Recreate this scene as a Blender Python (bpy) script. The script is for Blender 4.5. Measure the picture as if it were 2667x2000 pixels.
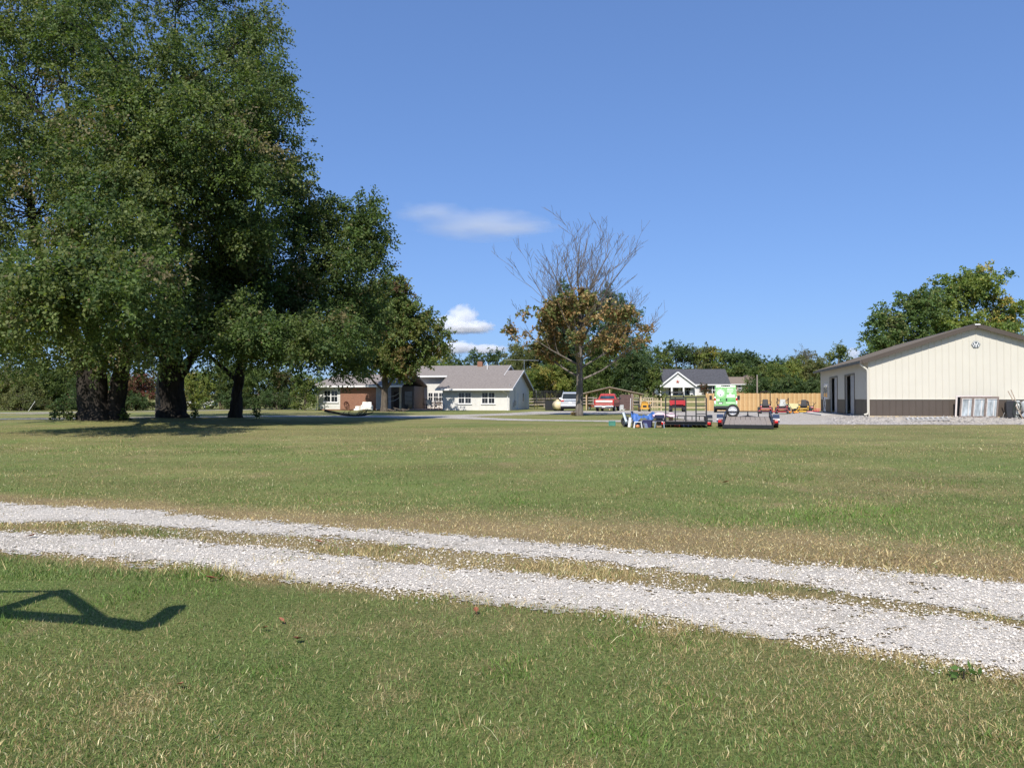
import bpy, math, random
import numpy as np
from mathutils import Vector, Matrix
R = math.radians
for _o in list(bpy.data.objects): bpy.data.objects.remove(_o)
scene = bpy.context.scene
col = scene.collection

# ------------------------------------------------------------------ camera
F_PX, CX, CY, HZ = 2000.0, 1333.5, 1000.0, 1039.0      # photograph: focal length, centre, horizon row
CAM_H = 1.6
PITCH = math.atan((HZ - CY) / F_PX)
cam_d = bpy.data.cameras.new('camera'); cam_d.sensor_width = 36.0; cam_d.lens = 36.0 * F_PX / 2667.0
cam_d.clip_end = 20000; cam_d.clip_start = 0.05
cam = bpy.data.objects.new('camera', cam_d); col.objects.link(cam)
cam.location = (0, 0, CAM_H); cam.rotation_euler = (R(90) + PITCH, 0, 0)
scene.camera = cam

# ------------------------------------------------------------------ sky and sun
SUN_EL = R(47.0); SUN_AZ = math.atan2(-0.228, -1.0)      # direction to the sun: behind the camera, a little left
SUN_DIR = Vector((math.sin(SUN_AZ) * math.cos(SUN_EL), math.cos(SUN_AZ) * math.cos(SUN_EL), math.sin(SUN_EL)))
world = bpy.data.worlds.new('World'); scene.world = world; world.use_nodes = True
wn = world.node_tree.nodes; wl = world.node_tree.links; wn.clear()
w_out = wn.new('ShaderNodeOutputWorld'); w_bg = wn.new('ShaderNodeBackground'); w_sky = wn.new('ShaderNodeTexSky')
w_sky.sky_type = 'NISHITA'; w_sky.sun_disc = False
w_sky.sun_elevation = SUN_EL; w_sky.sun_rotation = SUN_AZ
w_sky.altitude = 0; w_sky.air_density = 1.0; w_sky.dust_density = 0.5; w_sky.ozone_density = 5.0
w_bg.inputs['Strength'].default_value = 0.112
w_gm = wn.new('ShaderNodeGamma'); w_gm.inputs['Gamma'].default_value = 0.58
w_vm = wn.new('ShaderNodeVectorMath'); w_vm.operation = 'MULTIPLY'; w_vm.inputs[1].default_value = (1.04, 1.43, 2.2)
wl.new(w_sky.outputs[0], w_gm.inputs['Color']); wl.new(w_gm.outputs[0], w_vm.inputs[0]); wl.new(w_vm.outputs[0], w_bg.inputs['Color']); wl.new(w_bg.outputs[0], w_out.inputs['Surface'])
sd = bpy.data.lights.new('sun', 'SUN'); sd.energy = 5.0; sd.angle = R(0.53); sd.color = (1.0, 0.955, 0.88)
sun = bpy.data.objects.new('sun', sd); col.objects.link(sun)
sun.rotation_euler = (-SUN_DIR).to_track_quat('-Z', 'Y').to_euler()
vs = scene.view_settings; vs.view_transform = 'Standard'; vs.look = 'None'; vs.exposure = 0.28; vs.gamma = 1.0
vs.use_curve_mapping = False
scene.cycles.max_bounces = 12; scene.cycles.transparent_max_bounces = 8; scene.cycles.volume_bounces = 12
scene.cycles.diffuse_bounces = 3; scene.cycles.glossy_bounces = 3; scene.cycles.transmission_bounces = 4
scene.cycles.use_adaptive_sampling = True; scene.cycles.use_denoising = True

# ------------------------------------------------------------------ terrain
def sstep(a, b, v):
    t = np.clip((np.asarray(v, float) - a) / (b - a), 0, 1); return t * t * (3 - 2 * t)
BARN_O = np.array([19.54, 42.0]); BARN_A = math.atan2(-0.241, 1.0)
BARN_X = np.array([math.cos(BARN_A), math.sin(BARN_A)]); BARN_Y = np.array([-math.sin(BARN_A), math.cos(BARN_A)])
BARN_W, BARN_L, BARN_Z = 10.5, 16.9, 0.66
def ground(x, y):
    x = np.asarray(x, float); y = np.asarray(y, float)
    z = 0.35 * sstep(8, 40, y)
    for mx, my, mr, mh in ((-22.2, 41.0, 2.8, .18), (-18.9, 43.2, 2.6, .20), (-15.6, 44.5, 2.0, .13)):
        z = z + mh * np.exp(-((x - mx) ** 2 + (y - my) ** 2) / (mr * mr))
    u = (x - BARN_O[0]) * BARN_X[0] + (y - BARN_O[1]) * BARN_X[1]
    v = (x - BARN_O[0]) * BARN_Y[0] + (y - BARN_O[1]) * BARN_Y[1]
    dx = np.maximum(np.maximum(-u, u - BARN_W), 0); dy = np.maximum(np.maximum(-v, v - BARN_L), 0)
    z = z + 0.26 * (1 - sstep(0.5, 3.2, np.hypot(dx, dy)))
    z = z + 2.4 * sstep(84, 175, y) * sstep(-2, 18, x)
    z = z + 4.0 * sstep(200, 420, y)
    return z
def gz(x, y): return float(ground(x, y))
_cp, _sp = math.cos(PITCH), math.sin(PITCH)
def world_at(px, py, Y):
    """photograph pixel + distance in metres -> world point"""
    a = (px - CX) / F_PX; b = (CY - py) / F_PX
    d = np.array([a, _cp - b * _sp, _sp + b * _cp]); t = Y / d[1]
    return np.array([0, 0, CAM_H]) + d * t
def on_ground(px, Y):
    x = (px - CX) / F_PX * Y / _cp
    return (x, Y, gz(x, Y))
def to_ground(px, py, z=0.0):
    a = (px - CX) / F_PX; b = (CY - py) / F_PX
    d = np.array([a, _cp - b * _sp, _sp + b * _cp]); t = (z - CAM_H) / d[2]
    return d[:2] * t

# ------------------------------------------------------------------ numpy value noise
_rs = np.random.RandomState(7); _perm = _rs.rand(256, 256)
def vnoise(x, y):
    xi = np.floor(x).astype(int); yi = np.floor(y).astype(int); fx = x - xi; fy = y - yi
    fx = fx * fx * (3 - 2 * fx); fy = fy * fy * (3 - 2 * fy)
    a = _perm[xi & 255, yi & 255]; b = _perm[(xi + 1) & 255, yi & 255]; c = _perm[xi & 255, (yi + 1) & 255]; d = _perm[(xi + 1) & 255, (yi + 1) & 255]
    return (a * (1 - fx) + b * fx) * (1 - fy) + (c * (1 - fx) + d * fx) * fy
def fbm(x, y, o=4):
    s = 0; am = .5; 
    for i in range(o): s = s + am * vnoise(x * 2 ** i + 17 * i, y * 2 ** i - 9 * i); am *= .5
    return s / (1 - .5 ** o)

# ------------------------------------------------------------------ materials
MATS = {}
def new_mat(name):
    m = bpy.data.materials.new(name); m.use_nodes = True; nt = m.node_tree
    return m, nt, nt.nodes, nt.links, nt.nodes['Principled BSDF']
def pm(name, c, rough=.6, metal=0.0, var=.15, scale=6.0, bump=0.0, bscale=40.0, spec=.5, c2=None, stretch=(1, 1, 1), coat=0.0):
    """plain procedural material: colour with noise variation and a fine bump"""
    if name in MATS: return MATS[name]
    m, nt, N, L, P = new_mat(name)
    tc = N.new('ShaderNodeTexCoord'); mp = N.new('ShaderNodeMapping'); mp.inputs['Scale'].default_value = stretch
    L.new(tc.outputs['Object'], mp.inputs[0])
    no = N.new('ShaderNodeTexNoise'); no.inputs['Scale'].default_value = scale; no.inputs['Detail'].default_value = 5
    L.new(mp.outputs[0], no.inputs['Vector'])
    mx = N.new('ShaderNodeMix'); mx.data_type = 'RGBA'
    ca = tuple(max(0, v * (1 - var)) for v in c); cb = c2 if c2 else tuple(min(1, v * (1 + var)) for v in c)
    mx.inputs['A'].default_value = (*ca, 1); mx.inputs['B'].default_value = (*cb, 1)
    rp = N.new('ShaderNodeMapRange'); rp.inputs['From Min'].default_value = .3; rp.inputs['From Max'].default_value = .7
    L.new(no.outputs['Fac'], rp.inputs['Value']); L.new(rp.outputs[0], mx.inputs['Factor']); L.new(mx.outputs['Result'], P.inputs['Base Color'])
    P.inputs['Roughness'].default_value = rough; P.inputs['Metallic'].default_value = metal; P.inputs['Specular IOR Level'].default_value = spec
    if coat: P.inputs['Coat Weight'].default_value = coat; P.inputs['Coat Roughness'].default_value = .08
    if bump:
        n2 = N.new('ShaderNodeTexNoise'); n2.inputs['Scale'].default_value = bscale; n2.inputs['Detail'].default_value = 4
        L.new(mp.outputs[0], n2.inputs['Vector'])
        bp = N.new('ShaderNodeBump'); bp.inputs['Strength'].default_value = bump; bp.inputs['Distance'].default_value = .02
        L.new(n2.outputs['Fac'], bp.inputs['Height']); L.new(bp.outputs[0], P.inputs['Normal'])
    MATS[name] = m; return m
def leaf_mat(name, transl=.3, rough=.5, spec=.35):
    if name in MATS: return MATS[name]
    m, nt, N, L, P = new_mat(name)
    at = N.new('ShaderNodeAttribute'); at.attribute_name = 'Col'
    L.new(at.outputs['Color'], P.inputs['Base Color']); P.inputs['Roughness'].default_value = rough; P.inputs['Specular IOR Level'].default_value = spec
    tr = N.new('ShaderNodeBsdfTranslucent'); mc = N.new('ShaderNodeMix'); mc.data_type = 'RGBA'; mc.blend_type = 'MULTIPLY'; mc.inputs['Factor'].default_value = 1
    mc.inputs['B'].default_value = (1.7, 1.8, .8, 1); L.new(at.outputs['Color'], mc.inputs['A']); L.new(mc.outputs['Result'], tr.inputs['Color'])
    ms = N.new('ShaderNodeMixShader'); ms.inputs[0].default_value = transl
    L.new(P.outputs[0], ms.inputs[1]); L.new(tr.outputs[0], ms.inputs[2]); L.new(ms.outputs[0], N['Material Output'].inputs['Surface'])
    MATS[name] = m; return m
def bark_mat(name, c, c2, scale=7.0):
    if name in MATS: return MATS[name]
    m, nt, N, L, P = new_mat(name)
    tc = N.new('ShaderNodeTexCoord'); mp = N.new('ShaderNodeMapping'); mp.inputs['Scale'].default_value = (1, 1, .18); L.new(tc.outputs['Object'], mp.inputs[0])
    no = N.new('ShaderNodeTexNoise'); no.inputs['Scale'].default_value = scale; no.inputs['Detail'].default_value = 8; no.inputs['Roughness'].default_value = .65; L.new(mp.outputs[0], no.inputs['Vector'])
    cr = N.new('ShaderNodeValToRGB'); cr.color_ramp.elements[0].position = .32; cr.color_ramp.elements[0].color = (*c, 1)
    cr.color_ramp.elements[1].position = .68; cr.color_ramp.elements[1].color = (*c2, 1); L.new(no.outputs['Fac'], cr.inputs[0]); L.new(cr.outputs[0], P.inputs['Base Color'])
    P.inputs['Roughness'].default_value = .9; P.inputs['Specular IOR Level'].default_value = .15
    bp = N.new('ShaderNodeBump'); bp.inputs['Strength'].default_value = .8; bp.inputs['Distance'].default_value = .06
    L.new(no.outputs['Fac'], bp.inputs['Height']); L.new(bp.outputs[0], P.inputs['Normal'])
    MATS[name] = m; return m

# ------------------------------------------------------------------ object helpers
def put(name, me, parent=None, mat=None):
    o = bpy.data.objects.new(name, me); col.objects.link(o)
    if parent is not None: o.parent = parent
    if mat is not None and not me.materials: me.materials.append(mat)
    return o
def tag(o, label=None, cat=None, group=None, kind=None):
    if label: o['label'] = label
    if cat: o['category'] = cat
    if group: o['group'] = group
    if kind: o['kind'] = kind
    return o
def thing(name, label, cat, loc=(0, 0, 0), rz=0.0, group=None):
    o = bpy.data.objects.new(name, None); col.objects.link(o); o.empty_display_size = .2
    o.location = loc; o.rotation_euler = (0, 0, rz)
    return tag(o, label, cat, group)
def copy_tree(o, parent=None):
    c = o.copy(); col.objects.link(c); c.parent = parent
    for ch in o.children: copy_tree(ch, c)
    return c
class MB:
    def __init__(s): s.v = []; s.f = []
    def add(s, vs, fs):
        n = len(s.v); s.v.extend([tuple(map(float, p)) for p in vs]); s.f.extend([tuple(i + n for i in f) for f in fs]); return s
    def box(s, x0, x1, y0, y1, z0, z1, M=None):
        p = [Vector(q) for q in ((x0, y0, z0), (x1, y0, z0), (x1, y1, z0), (x0, y1, z0), (x0, y0, z1), (x1, y0, z1), (x1, y1, z1), (x0, y1, z1))]
        if M is not None: p = [M @ q for q in p]
        return s.add(p, ((0, 3, 2, 1), (4, 5, 6, 7), (0, 1, 5, 4), (1, 2, 6, 5), (2, 3, 7, 6), (3, 0, 4, 7)))
    def cbox(s, c, d, rot=(0, 0, 0)):
        from mathutils import Euler
        M = Matrix.Translation(c) @ Euler(rot).to_matrix().to_4x4()
        return s.box(-d[0] / 2, d[0] / 2, -d[1] / 2, d[1] / 2, -d[2] / 2, d[2] / 2, M)
    def bar(s, a, b, w, h=None):
        a = Vector(a); b = Vector(b); h = h or w; d = (b - a); L = d.length
        q = d.to_track_quat('Y', 'Z'); M = Matrix.Translation((a + b) / 2) @ q.to_matrix().to_4x4()
        return s.box(-w / 2, w / 2, -L / 2, L / 2, -h / 2, h / 2, M)
    def tube(s, pts, r, n=8, cap=True):
        pts = [Vector(p) for p in pts]; m = len(pts)
        rr = list(r) if hasattr(r, '__len__') else [r] * m
        base = len(s.v); prev = None
        for i, p in enumerate(pts):
            d = (pts[min(i + 1, m - 1)] - pts[max(i - 1, 0)]); d = d.normalized() if d.length > 1e-9 else Vector((0, 0, 1))
            if prev is None: x = d.orthogonal().normalized()
            else:
                x = prev - d * prev.dot(d); x = x.normalized() if x.length > 1e-6 else d.orthogonal().normalized()
            prev = x; y = d.cross(x)
            for k in range(n):
                t = 2 * math.pi * k / n; q = p + (x * math.cos(t) + y * math.sin(t)) * rr[i]; s.v.append((q.x, q.y, q.z))
        for i in range(m - 1):
            for k in range(n):
                k2 = (k + 1) % n; s.f.append((base + i * n + k, base + i * n + k2, base + (i + 1) * n + k2, base + (i + 1) * n + k))
        if cap:
            s.f.append(tuple(base + k for k in reversed(range(n)))); s.f.append(tuple(base + (m - 1) * n + k for k in range(n)))
        return s
    def cyl(s, a, b, r, n=16): return s.tube([a, b], r, n)
    def ring(s, c, axis, R0, r, n=20, m=8):
        """torus"""
        c = Vector(c); ax = Vector(axis).normalized(); u = ax.orthogonal().normalized(); w = ax.cross(u); base = len(s.v)
        for i in range(n):
            t = 2 * math.pi * i / n; d = u * math.cos(t) + w * math.sin(t)
            for k in range(m):
                f = 2 * math.pi * k / m; q = c + d * (R0 + r * math.cos(f)) + ax * (r * math.sin(f)); s.v.append((q.x, q.y, q.z))
        for i in range(n):
            for k in range(m):
                s.f.append((base + i * m + k, base + ((i + 1) % n) * m + k, base + ((i + 1) % n) * m + (k + 1) % m, base + i * m + (k + 1) % m))
        return s
    def lathe(s, c, axis, prof, n=20, cap=True):
        """prof: (distance along axis, radius)"""
        c = Vector(c); ax = Vector(axis).normalized(); u = ax.orthogonal().normalized(); w = ax.cross(u)
        return s.loft([[c + ax * h + (u * math.cos(6.28318 * k / n) + w * math.sin(6.28318 * k / n)) * r for k in range(n)] for h, r in prof], cap)
    def prism(s, poly, h0, h1, plane='xz'):
        f = {'xz': lambda a, b, h: (a, h, b), 'yz': lambda a, b, h: (h, a, b), 'xy': lambda a, b, h: (a, b, h)}[plane]
        n = len(poly); vs = [f(a, b, h0) for a, b in poly] + [f(a, b, h1) for a, b in poly]
        fs = [tuple(range(n)), tuple(reversed(range(n, 2 * n)))] + [(i, i + n, (i + 1) % n + n, (i + 1) % n) for i in range(n)]
        return s.add(vs, fs)
    def loft(s, loops, cap=True):
        n = len(loops[0]); base = len(s.v)
        for lp in loops: s.v.extend([tuple(map(float, p)) for p in lp])
        for i in range(len(loops) - 1):
            for k in range(n):
                k2 = (k + 1) % n; s.f.append((base + i * n + k, base + i * n + k2, base + (i + 1) * n + k2, base + (i + 1) * n + k))
        if cap: s.f.append(tuple(base + k for k in reversed(range(n)))); s.f.append(tuple(base + (len(loops) - 1) * n + k for k in range(n)))
        return s
    def mesh(s, name):
        me = bpy.data.meshes.new(name); me.from_pydata(s.v, [], s.f); me.validate()
        import bmesh
        b = bmesh.new(); b.from_mesh(me); bmesh.ops.recalc_face_normals(b, faces=b.faces); b.to_mesh(me); b.free(); return me
    def build(s, name, mat, parent=None, smooth=False, bevel=0.0, seg=2):
        me = s.mesh(name); o = put(name, me, parent, mat)
        if smooth:
            me.shade_smooth()
            if smooth != 'all': me.set_sharp_from_angle(angle=R(40))
        if bevel:
            b = o.modifiers.new('bevel', 'BEVEL'); b.width = bevel; b.segments = seg; b.limit_method = 'ANGLE'; b.angle_limit = R(40)
        return o
def rrect(w0, w1, z0, z1, r, n=3):
    """rounded trapezoid loop in xz: half widths w0 (bottom) w1 (top)"""
    out = []
    for cx, cz, w, a0 in ((1, z0 + r, w0, -90), (1, z1 - r, w1, 0), (-1, z1 - r, w1, 90), (-1, z0 + r, w0, 180)):
        for k in range(n + 1):
            t = R(a0 + 90 * k / n); out.append((cx * (w - r) + r * math.cos(t), cz + r * math.sin(t)))
    return out
def np_mesh(name, V, F, C=None, smooth=False):
    V = np.ascontiguousarray(V, np.float32); F = np.ascontiguousarray(F, np.int32); m, k = F.shape
    me = bpy.data.meshes.new(name); me.vertices.add(len(V)); me.vertices.foreach_set('co', V.ravel())
    me.loops.add(m * k); me.loops.foreach_set('vertex_index', F.ravel())
    me.polygons.add(m); me.polygons.foreach_set('loop_start', np.arange(0, m * k, k, dtype=np.int32))
    if C is not None:
        a = me.color_attributes.new('Col', 'FLOAT_COLOR', 'POINT')
        c4 = np.ones((len(V), 4), np.float32); c4[:, :3] = C; a.data.foreach_set('color', c4.ravel())
    me.update(calc_edges=True); me.validate()
    if smooth: me.shade_smooth()
    return me

# ================================================================== GROUND
UPX = 2667 / 2212.0
def edge(pts):
    w = np.array([to_ground(x * UPX, y * UPX) for x, y in pts]); return w[np.argsort(w[:, 0])]
FAR_U = edge([(0, 1090), (300, 1103), (640, 1133), (1000, 1160), (1400, 1192), (1800, 1222), (2212, 1262)])
FAR_L = edge([(0, 1131), (200, 1129), (600, 1157), (1000, 1190), (1300, 1217), (1700, 1263), (2212, 1338)])
NEAR_U = edge([(0, 1150), (400, 1166), (800, 1206), (1100, 1236), (1500, 1277), (1800, 1303), (2212, 1352)])
NEAR_L = edge([(0, 1190), (400, 1224), (800, 1272), (1200, 1312), (1600, 1367), (1900, 1410), (2212, 1460)])
def ext(e, x):
    x = np.asarray(x, float); y = np.interp(x, e[:, 0], e[:, 1])
    sl0 = (e[2, 1] - e[0, 1]) / (e[2, 0] - e[0, 0]); sl1 = (e[-1, 1] - e[-3, 1]) / (e[-1, 0] - e[-3, 0])
    y = np.where(x < e[0, 0], e[0, 1] + (x - e[0, 0]) * sl0 * .6, y); return np.where(x > e[-1, 0], e[-1, 1] + (x - e[-1, 0]) * sl1, y)
def wob(x, y, a=.26): return a * (fbm(x * 1.3 + 5, y * 1.3) - .5) * 2 + .22 * (fbm(x * 5, y * 5 + 3, 3) - .5) * 2
def in_ruts(x, y, grow=0.0):
    w = wob(x, y)
    a = (y < ext(FAR_U, x) + w + grow) & (y > ext(FAR_L, x) + w * .6 - grow)
    b = (y < ext(NEAR_U, x) + w * .6 + grow) & (y > ext(NEAR_L, x) + w - grow)
    return a | b
def rut_depth(x, y):
    """signed distance-like value: >0 inside a rut"""
    a = np.minimum(ext(FAR_U, x) - y, y - ext(FAR_L, x)); b = np.minimum(ext(NEAR_U, x) - y, y - ext(NEAR_L, x)); return np.maximum(a, b)
def dryness(x, y):
    """0 green lawn ... 1 dead straw, follows the drive edges and worn patches"""
    n = fbm(x * .9 + 3, y * .9); n2 = fbm(x * .16 + 40, y * .16 + 9, 3); n3 = fbm(x * 3, y * 3 + 7, 3)
    du = y - ext(FAR_U, x); dl = ext(NEAR_L, x) - y
    wid = .8 + 1.5 * sstep(-6, 3, x)
    a = np.where(du > 0, 1 - sstep(wid * .35, wid * 1.5, du + (n - .5) * 1.2), 0)
    b = np.where(dl > 0, .75 * (1 - sstep(.03, .36, dl + (n - .5) * .6)), 0)
    mid = ((y < ext(FAR_L, x)) & (y > ext(NEAR_U, x))) * (.9 - .5 * sstep(.55, .7, n))
    base = .30 * sstep(.42, .70, n2) * sstep(.25, .6, n) + .5 * sstep(.58, .78, n3) * sstep(.42, .65, n)
    far_worn = .42 * sstep(14, 30, y) * sstep(.30, .65, fbm(x * .12, y * .4 + 2, 3))
    edge_far = .6 * np.exp(-((y - 37.5) / 1.8) ** 2) * sstep(2, 10, x)
    rut = .9 * (rut_depth(x, y) > -.05)
    return np.clip(np.maximum.reduce([a, b, mid, base, far_worn, edge_far, rut]), 0, 1)
# lawn sheet: fine cells near the drive, coarse to the horizon
ys = np.concatenate([np.arange(-14, 1.5, .5), np.arange(1.5, 14, .2), np.arange(14, 60, .5), np.arange(60, 200, 3), np.geomspace(200, 3500, 40)])
xs1 = np.concatenate([np.arange(0, 9, .22), np.arange(9, 40, .6), np.arange(40, 120, 4), np.geomspace(120, 3000, 24)])
xs = np.concatenate([-xs1[:0:-1], xs1])
X, Y = np.meshgrid(xs, ys); Z = ground(X, Y)
nx, ny = len(xs), len(ys); idx = np.arange(nx * ny).reshape(ny, nx)
Fq = np.stack([idx[:-1, :-1].ravel(), idx[:-1, 1:].ravel(), idx[1:, 1:].ravel(), idx[1:, :-1].ravel()], 1)
DR = dryness(X, Y); Cg = np.zeros((nx * ny, 3)); Cg[:, 0] = DR.ravel()
me = np_mesh('lawn', np.stack([X.ravel(), Y.ravel(), Z.ravel()], 1), Fq, Cg, True)
def lawn_mat():
    m, nt, N, L, P = new_mat('lawn_grass')
    at = N.new('ShaderNodeAttribute'); at.attribute_name = 'Col'; sx = N.new('ShaderNodeSeparateColor'); L.new(at.outputs['Color'], sx.inputs[0])
    geo = N.new('ShaderNodeNewGeometry')
    def noise(s, d=4, r=.6, mp=None):
        n = N.new('ShaderNodeTexNoise'); n.inputs['Scale'].default_value = s; n.inputs['Detail'].default_value = d; n.inputs['Roughness'].default_value = r
        if mp:
            q = N.new('ShaderNodeMapping'); q.inputs['Scale'].default_value = mp; L.new(geo.outputs['Position'], q.inputs[0]); L.new(q.outputs[0], n.inputs['Vector'])
        else: L.new(geo.outputs['Position'], n.inputs['Vector'])
        return n
    def ramp(src, stops):
        c = N.new('ShaderNodeValToRGB'); e = c.color_ramp.elements
        while len(e) < len(stops): e.new(.5)
        for k, (p, cc) in enumerate(stops): e[k].position = p; e[k].color = (*cc, 1)
        L.new(src, c.inputs[0]); return c
    big = noise(.22, 5); fine = noise(34, 6, .7); mid = noise(2.3, 5)
    green = ramp(fine.outputs['Fac'], [(.28, (.050, .082, .020)), (.5, (.150, .198, .055)), (.72, (.275, .290, .105))])
    green2 = ramp(fine.outputs['Fac'], [(.28, (.068, .080, .025)), (.5, (.205, .207, .070)), (.72, (.35, .315, .135))])
    straw = ramp(fine.outputs['Fac'], [(.28, (.11, .075, .035)), (.5, (.30, .225, .115)), (.75, (.48, .37, .20))])
    mr = N.new('ShaderNodeMapRange'); mr.inputs['From Min'].default_value = .38; mr.inputs['From Max'].default_value = .64; L.new(big.outputs['Fac'], mr.inputs['Value'])
    m1 = N.new('ShaderNodeMix'); m1.data_type = 'RGBA'; L.new(mr.outputs[0], m1.inputs['Factor']); L.new(green.outputs[0], m1.inputs['A']); L.new(green2.outputs[0], m1.inputs['B'])
    ad = N.new('ShaderNodeMath'); ad.operation = 'MULTIPLY_ADD'; L.new(mid.outputs['Fac'], ad.inputs[0]); ad.inputs[1].default_value = .8; ad.inputs[2].default_value = -.4
    a2 = N.new('ShaderNodeMath'); a2.operation = 'MULTIPLY_ADD'; L.new(sx.outputs[0], a2.inputs[0]); a2.inputs[1].default_value = 1.0; L.new(ad.outputs[0], a2.inputs[2]); a2.use_clamp = True
    m2 = N.new('ShaderNodeMix'); m2.data_type = 'RGBA'; L.new(a2.outputs[0], m2.inputs['Factor']); L.new(m1.outputs['Result'], m2.inputs['A']); L.new(straw.outputs[0], m2.inputs['B'])
    mow = noise(1.0, 5, .6, (.22, .5, 1)); mr3 = N.new('ShaderNodeMapRange'); mr3.inputs['From Min'].default_value = .3; mr3.inputs['From Max'].default_value = .7; mr3.inputs['To Min'].default_value = .80; mr3.inputs['To Max'].default_value = 1.2; L.new(mow.outputs['Fac'], mr3.inputs['Value'])
    mm = N.new('ShaderNodeMix'); mm.data_type = 'RGBA'; mm.blend_type = 'MULTIPLY'; mm.inputs['Factor'].default_value = 1; cbx = N.new('ShaderNodeCombineXYZ'); [L.new(mr3.outputs[0], cbx.inputs[q]) for q in range(3)]; L.new(m2.outputs['Result'], mm.inputs['A']); L.new(cbx.outputs[0], mm.inputs['B'])
    L.new(mm.outputs['Result'], P.inputs['Base Color']); P.inputs['Roughness'].default_value = .95; P.inputs['Specular IOR Level'].default_value = .1
    bp = N.new('ShaderNodeBump'); bp.inputs['Strength'].default_value = .9; bp.inputs['Distance'].default_value = .05; L.new(fine.outputs['Fac'], bp.inputs['Height']); L.new(bp.outputs[0], P.inputs['Normal'])
    return m
lawn = put('lawn', me, None, lawn_mat()); tag(lawn, kind='structure')

def gravel_mat(name, dark, light, scale=55.0, dirt=(.28, .24, .18)):
    m, nt, N, L, P = new_mat(name)
    geo = N.new('ShaderNodeNewGeometry'); vo = N.new('ShaderNodeTexVoronoi'); vo.inputs['Scale'].default_value = scale; L.new(geo.outputs['Position'], vo.inputs['Vector'])
    cr = N.new('ShaderNodeValToRGB'); cr.color_ramp.elements[0].color = (*dark, 1); cr.color_ramp.elements[1].color = (*light, 1)
    sc = N.new('ShaderNodeSeparateColor'); L.new(vo.outputs['Color'], sc.inputs[0]); L.new(sc.outputs[0], cr.inputs[0])
    n = N.new('ShaderNodeTexNoise'); n.inputs['Scale'].default_value = 1.1; n.inputs['Detail'].default_value = 6; L.new(geo.outputs['Position'], n.inputs['Vector'])
    mr = N.new('ShaderNodeMapRange'); mr.inputs['From Min'].default_value = .50; mr.inputs['From Max'].default_value = .74; mr.inputs['To Max'].default_value = .6; L.new(n.outputs['Fac'], mr.inputs['Value'])
    mx = N.new('ShaderNodeMix'); mx.data_type = 'RGBA'; mx.inputs['B'].default_value = (*dirt, 1); L.new(cr.outputs[0], mx.inputs['A']); L.new(mr.outputs[0], mx.inputs['Factor'])
    L.new(mx.outputs['Result'], P.inputs['Base Color']); P.inputs['Roughness'].default_value = .9; P.inputs['Specular IOR Level'].default_value = .2
    bp = N.new('ShaderNodeBump'); bp.inputs['Strength'].default_value = .8; bp.inputs['Distance'].default_value = .02; bp.invert = True
    L.new(vo.outputs['Distance'], bp.inputs['Height']); L.new(bp.outputs[0], P.inputs['Normal'])
    return m
def sheet(name, x0, x1, y0, y1, cx, cy, mask, lift, mat):
    gx = np.arange(x0, x1 + cx, cx); gy = np.arange(y0, y1 + cy, cy); XX, YY = np.meshgrid(gx, gy)
    keep = mask((XX[:-1, :-1] + cx / 2), (YY[:-1, :-1] + cy / 2)); n = len(gx); ii = np.arange(XX.size).reshape(XX.shape)
    f = np.stack([ii[:-1, :-1][keep], ii[:-1, 1:][keep], ii[1:, 1:][keep], ii[1:, :-1][keep]], 1)
    used = np.unique(f); re = -np.ones(XX.size, int); re[used] = np.arange(len(used)); xv = XX.ravel()[used]; yv = YY.ravel()[used]
    o = put(name, np_mesh(name, np.stack([xv, yv, ground(xv, yv) + lift], 1), re[f], None, True), None, mat); return tag(o, kind='structure')
GR = gravel_mat('white_gravel', (.38, .34, .285), (.75, .69, .60), 85)
_dr = np.random.RandomState(21)
def rut_mask(x, y):
    j = _dr.rand(*x.shape); k = _dr.rand(*x.shape) < .93
    return in_ruts(x, y, .16 * (j - .62)) & (fbm(x * 3 + 9, y * 3, 3) + .16 * (j - .5) < .64 + .22 * sstep(.02, .35, rut_depth(x, y)) - .07 * sstep(1.0, 5.0, x)) & (k | (rut_depth(x, y) > .3))
sheet('gravel_track', -8.5, 8.5, 2, 12, .032, .032, rut_mask, .007, GR)
# far drive, parking area and barn yard, as bands of distance across x
GR2 = gravel_mat('grey_gravel', (.25, .225, .195), (.53, .485, .43), 22, (.34, .29, .23))
def band(px_pts):
    a = np.array([[(px - CX) / F_PX * d, n, f] for px, d, n, f in [(p, (q + r) / 2, q, r) for p, q, r in px_pts]]); a = a[np.argsort(a[:, 0])]
    return lambda x, y: ((y > np.interp(x, a[:, 0], a[:, 1]) + 2.4 * (fbm(x * .55, y * .5, 4) - .5) * np.where(y < 60, 1, .6)) & (y < np.interp(x, a[:, 0], a[:, 2]) + .9 * (fbm(x * .6 + 30, y * .3, 3) - .5)) & (x > a[0, 0]) & (x < a[-1, 0]))
lane_near = band([(-500, 39, 42.5), (0, 46, 49.5), (200, 47.5, 51), (420, 50.5, 53), (700, 54, 57.5), (950, 52, 58), (1150, 49.5, 58), (1280, 45.5, 50.5), (1400, 43.8, 46.6), (1550, 42.3, 44.6), (1700, 40.5, 45), (1800, 38.5, 43)])
lane_mid = band([(1060, 53, 57.5), (1200, 54.5, 60.5), (1320, 58, 67), (1400, 62, 76), (1500, 63, 79), (1600, 63, 80), (1700, 58, 80)])
lot = band([(1630, 62, 80), (1690, 39, 81), (1760, 38, 82), (1950, 37.5, 80), (2200, 37.2, 79), (2420, 37.2, 60), (2667, 36.5, 50), (3000, 34, 46)])
lane_back = band([(-400, 60, 63), (0, 57.5, 60), (200, 69, 75), (400, 75, 81), (600, 84, 89), (780, 91, 97), (830, 96, 99)])
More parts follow.
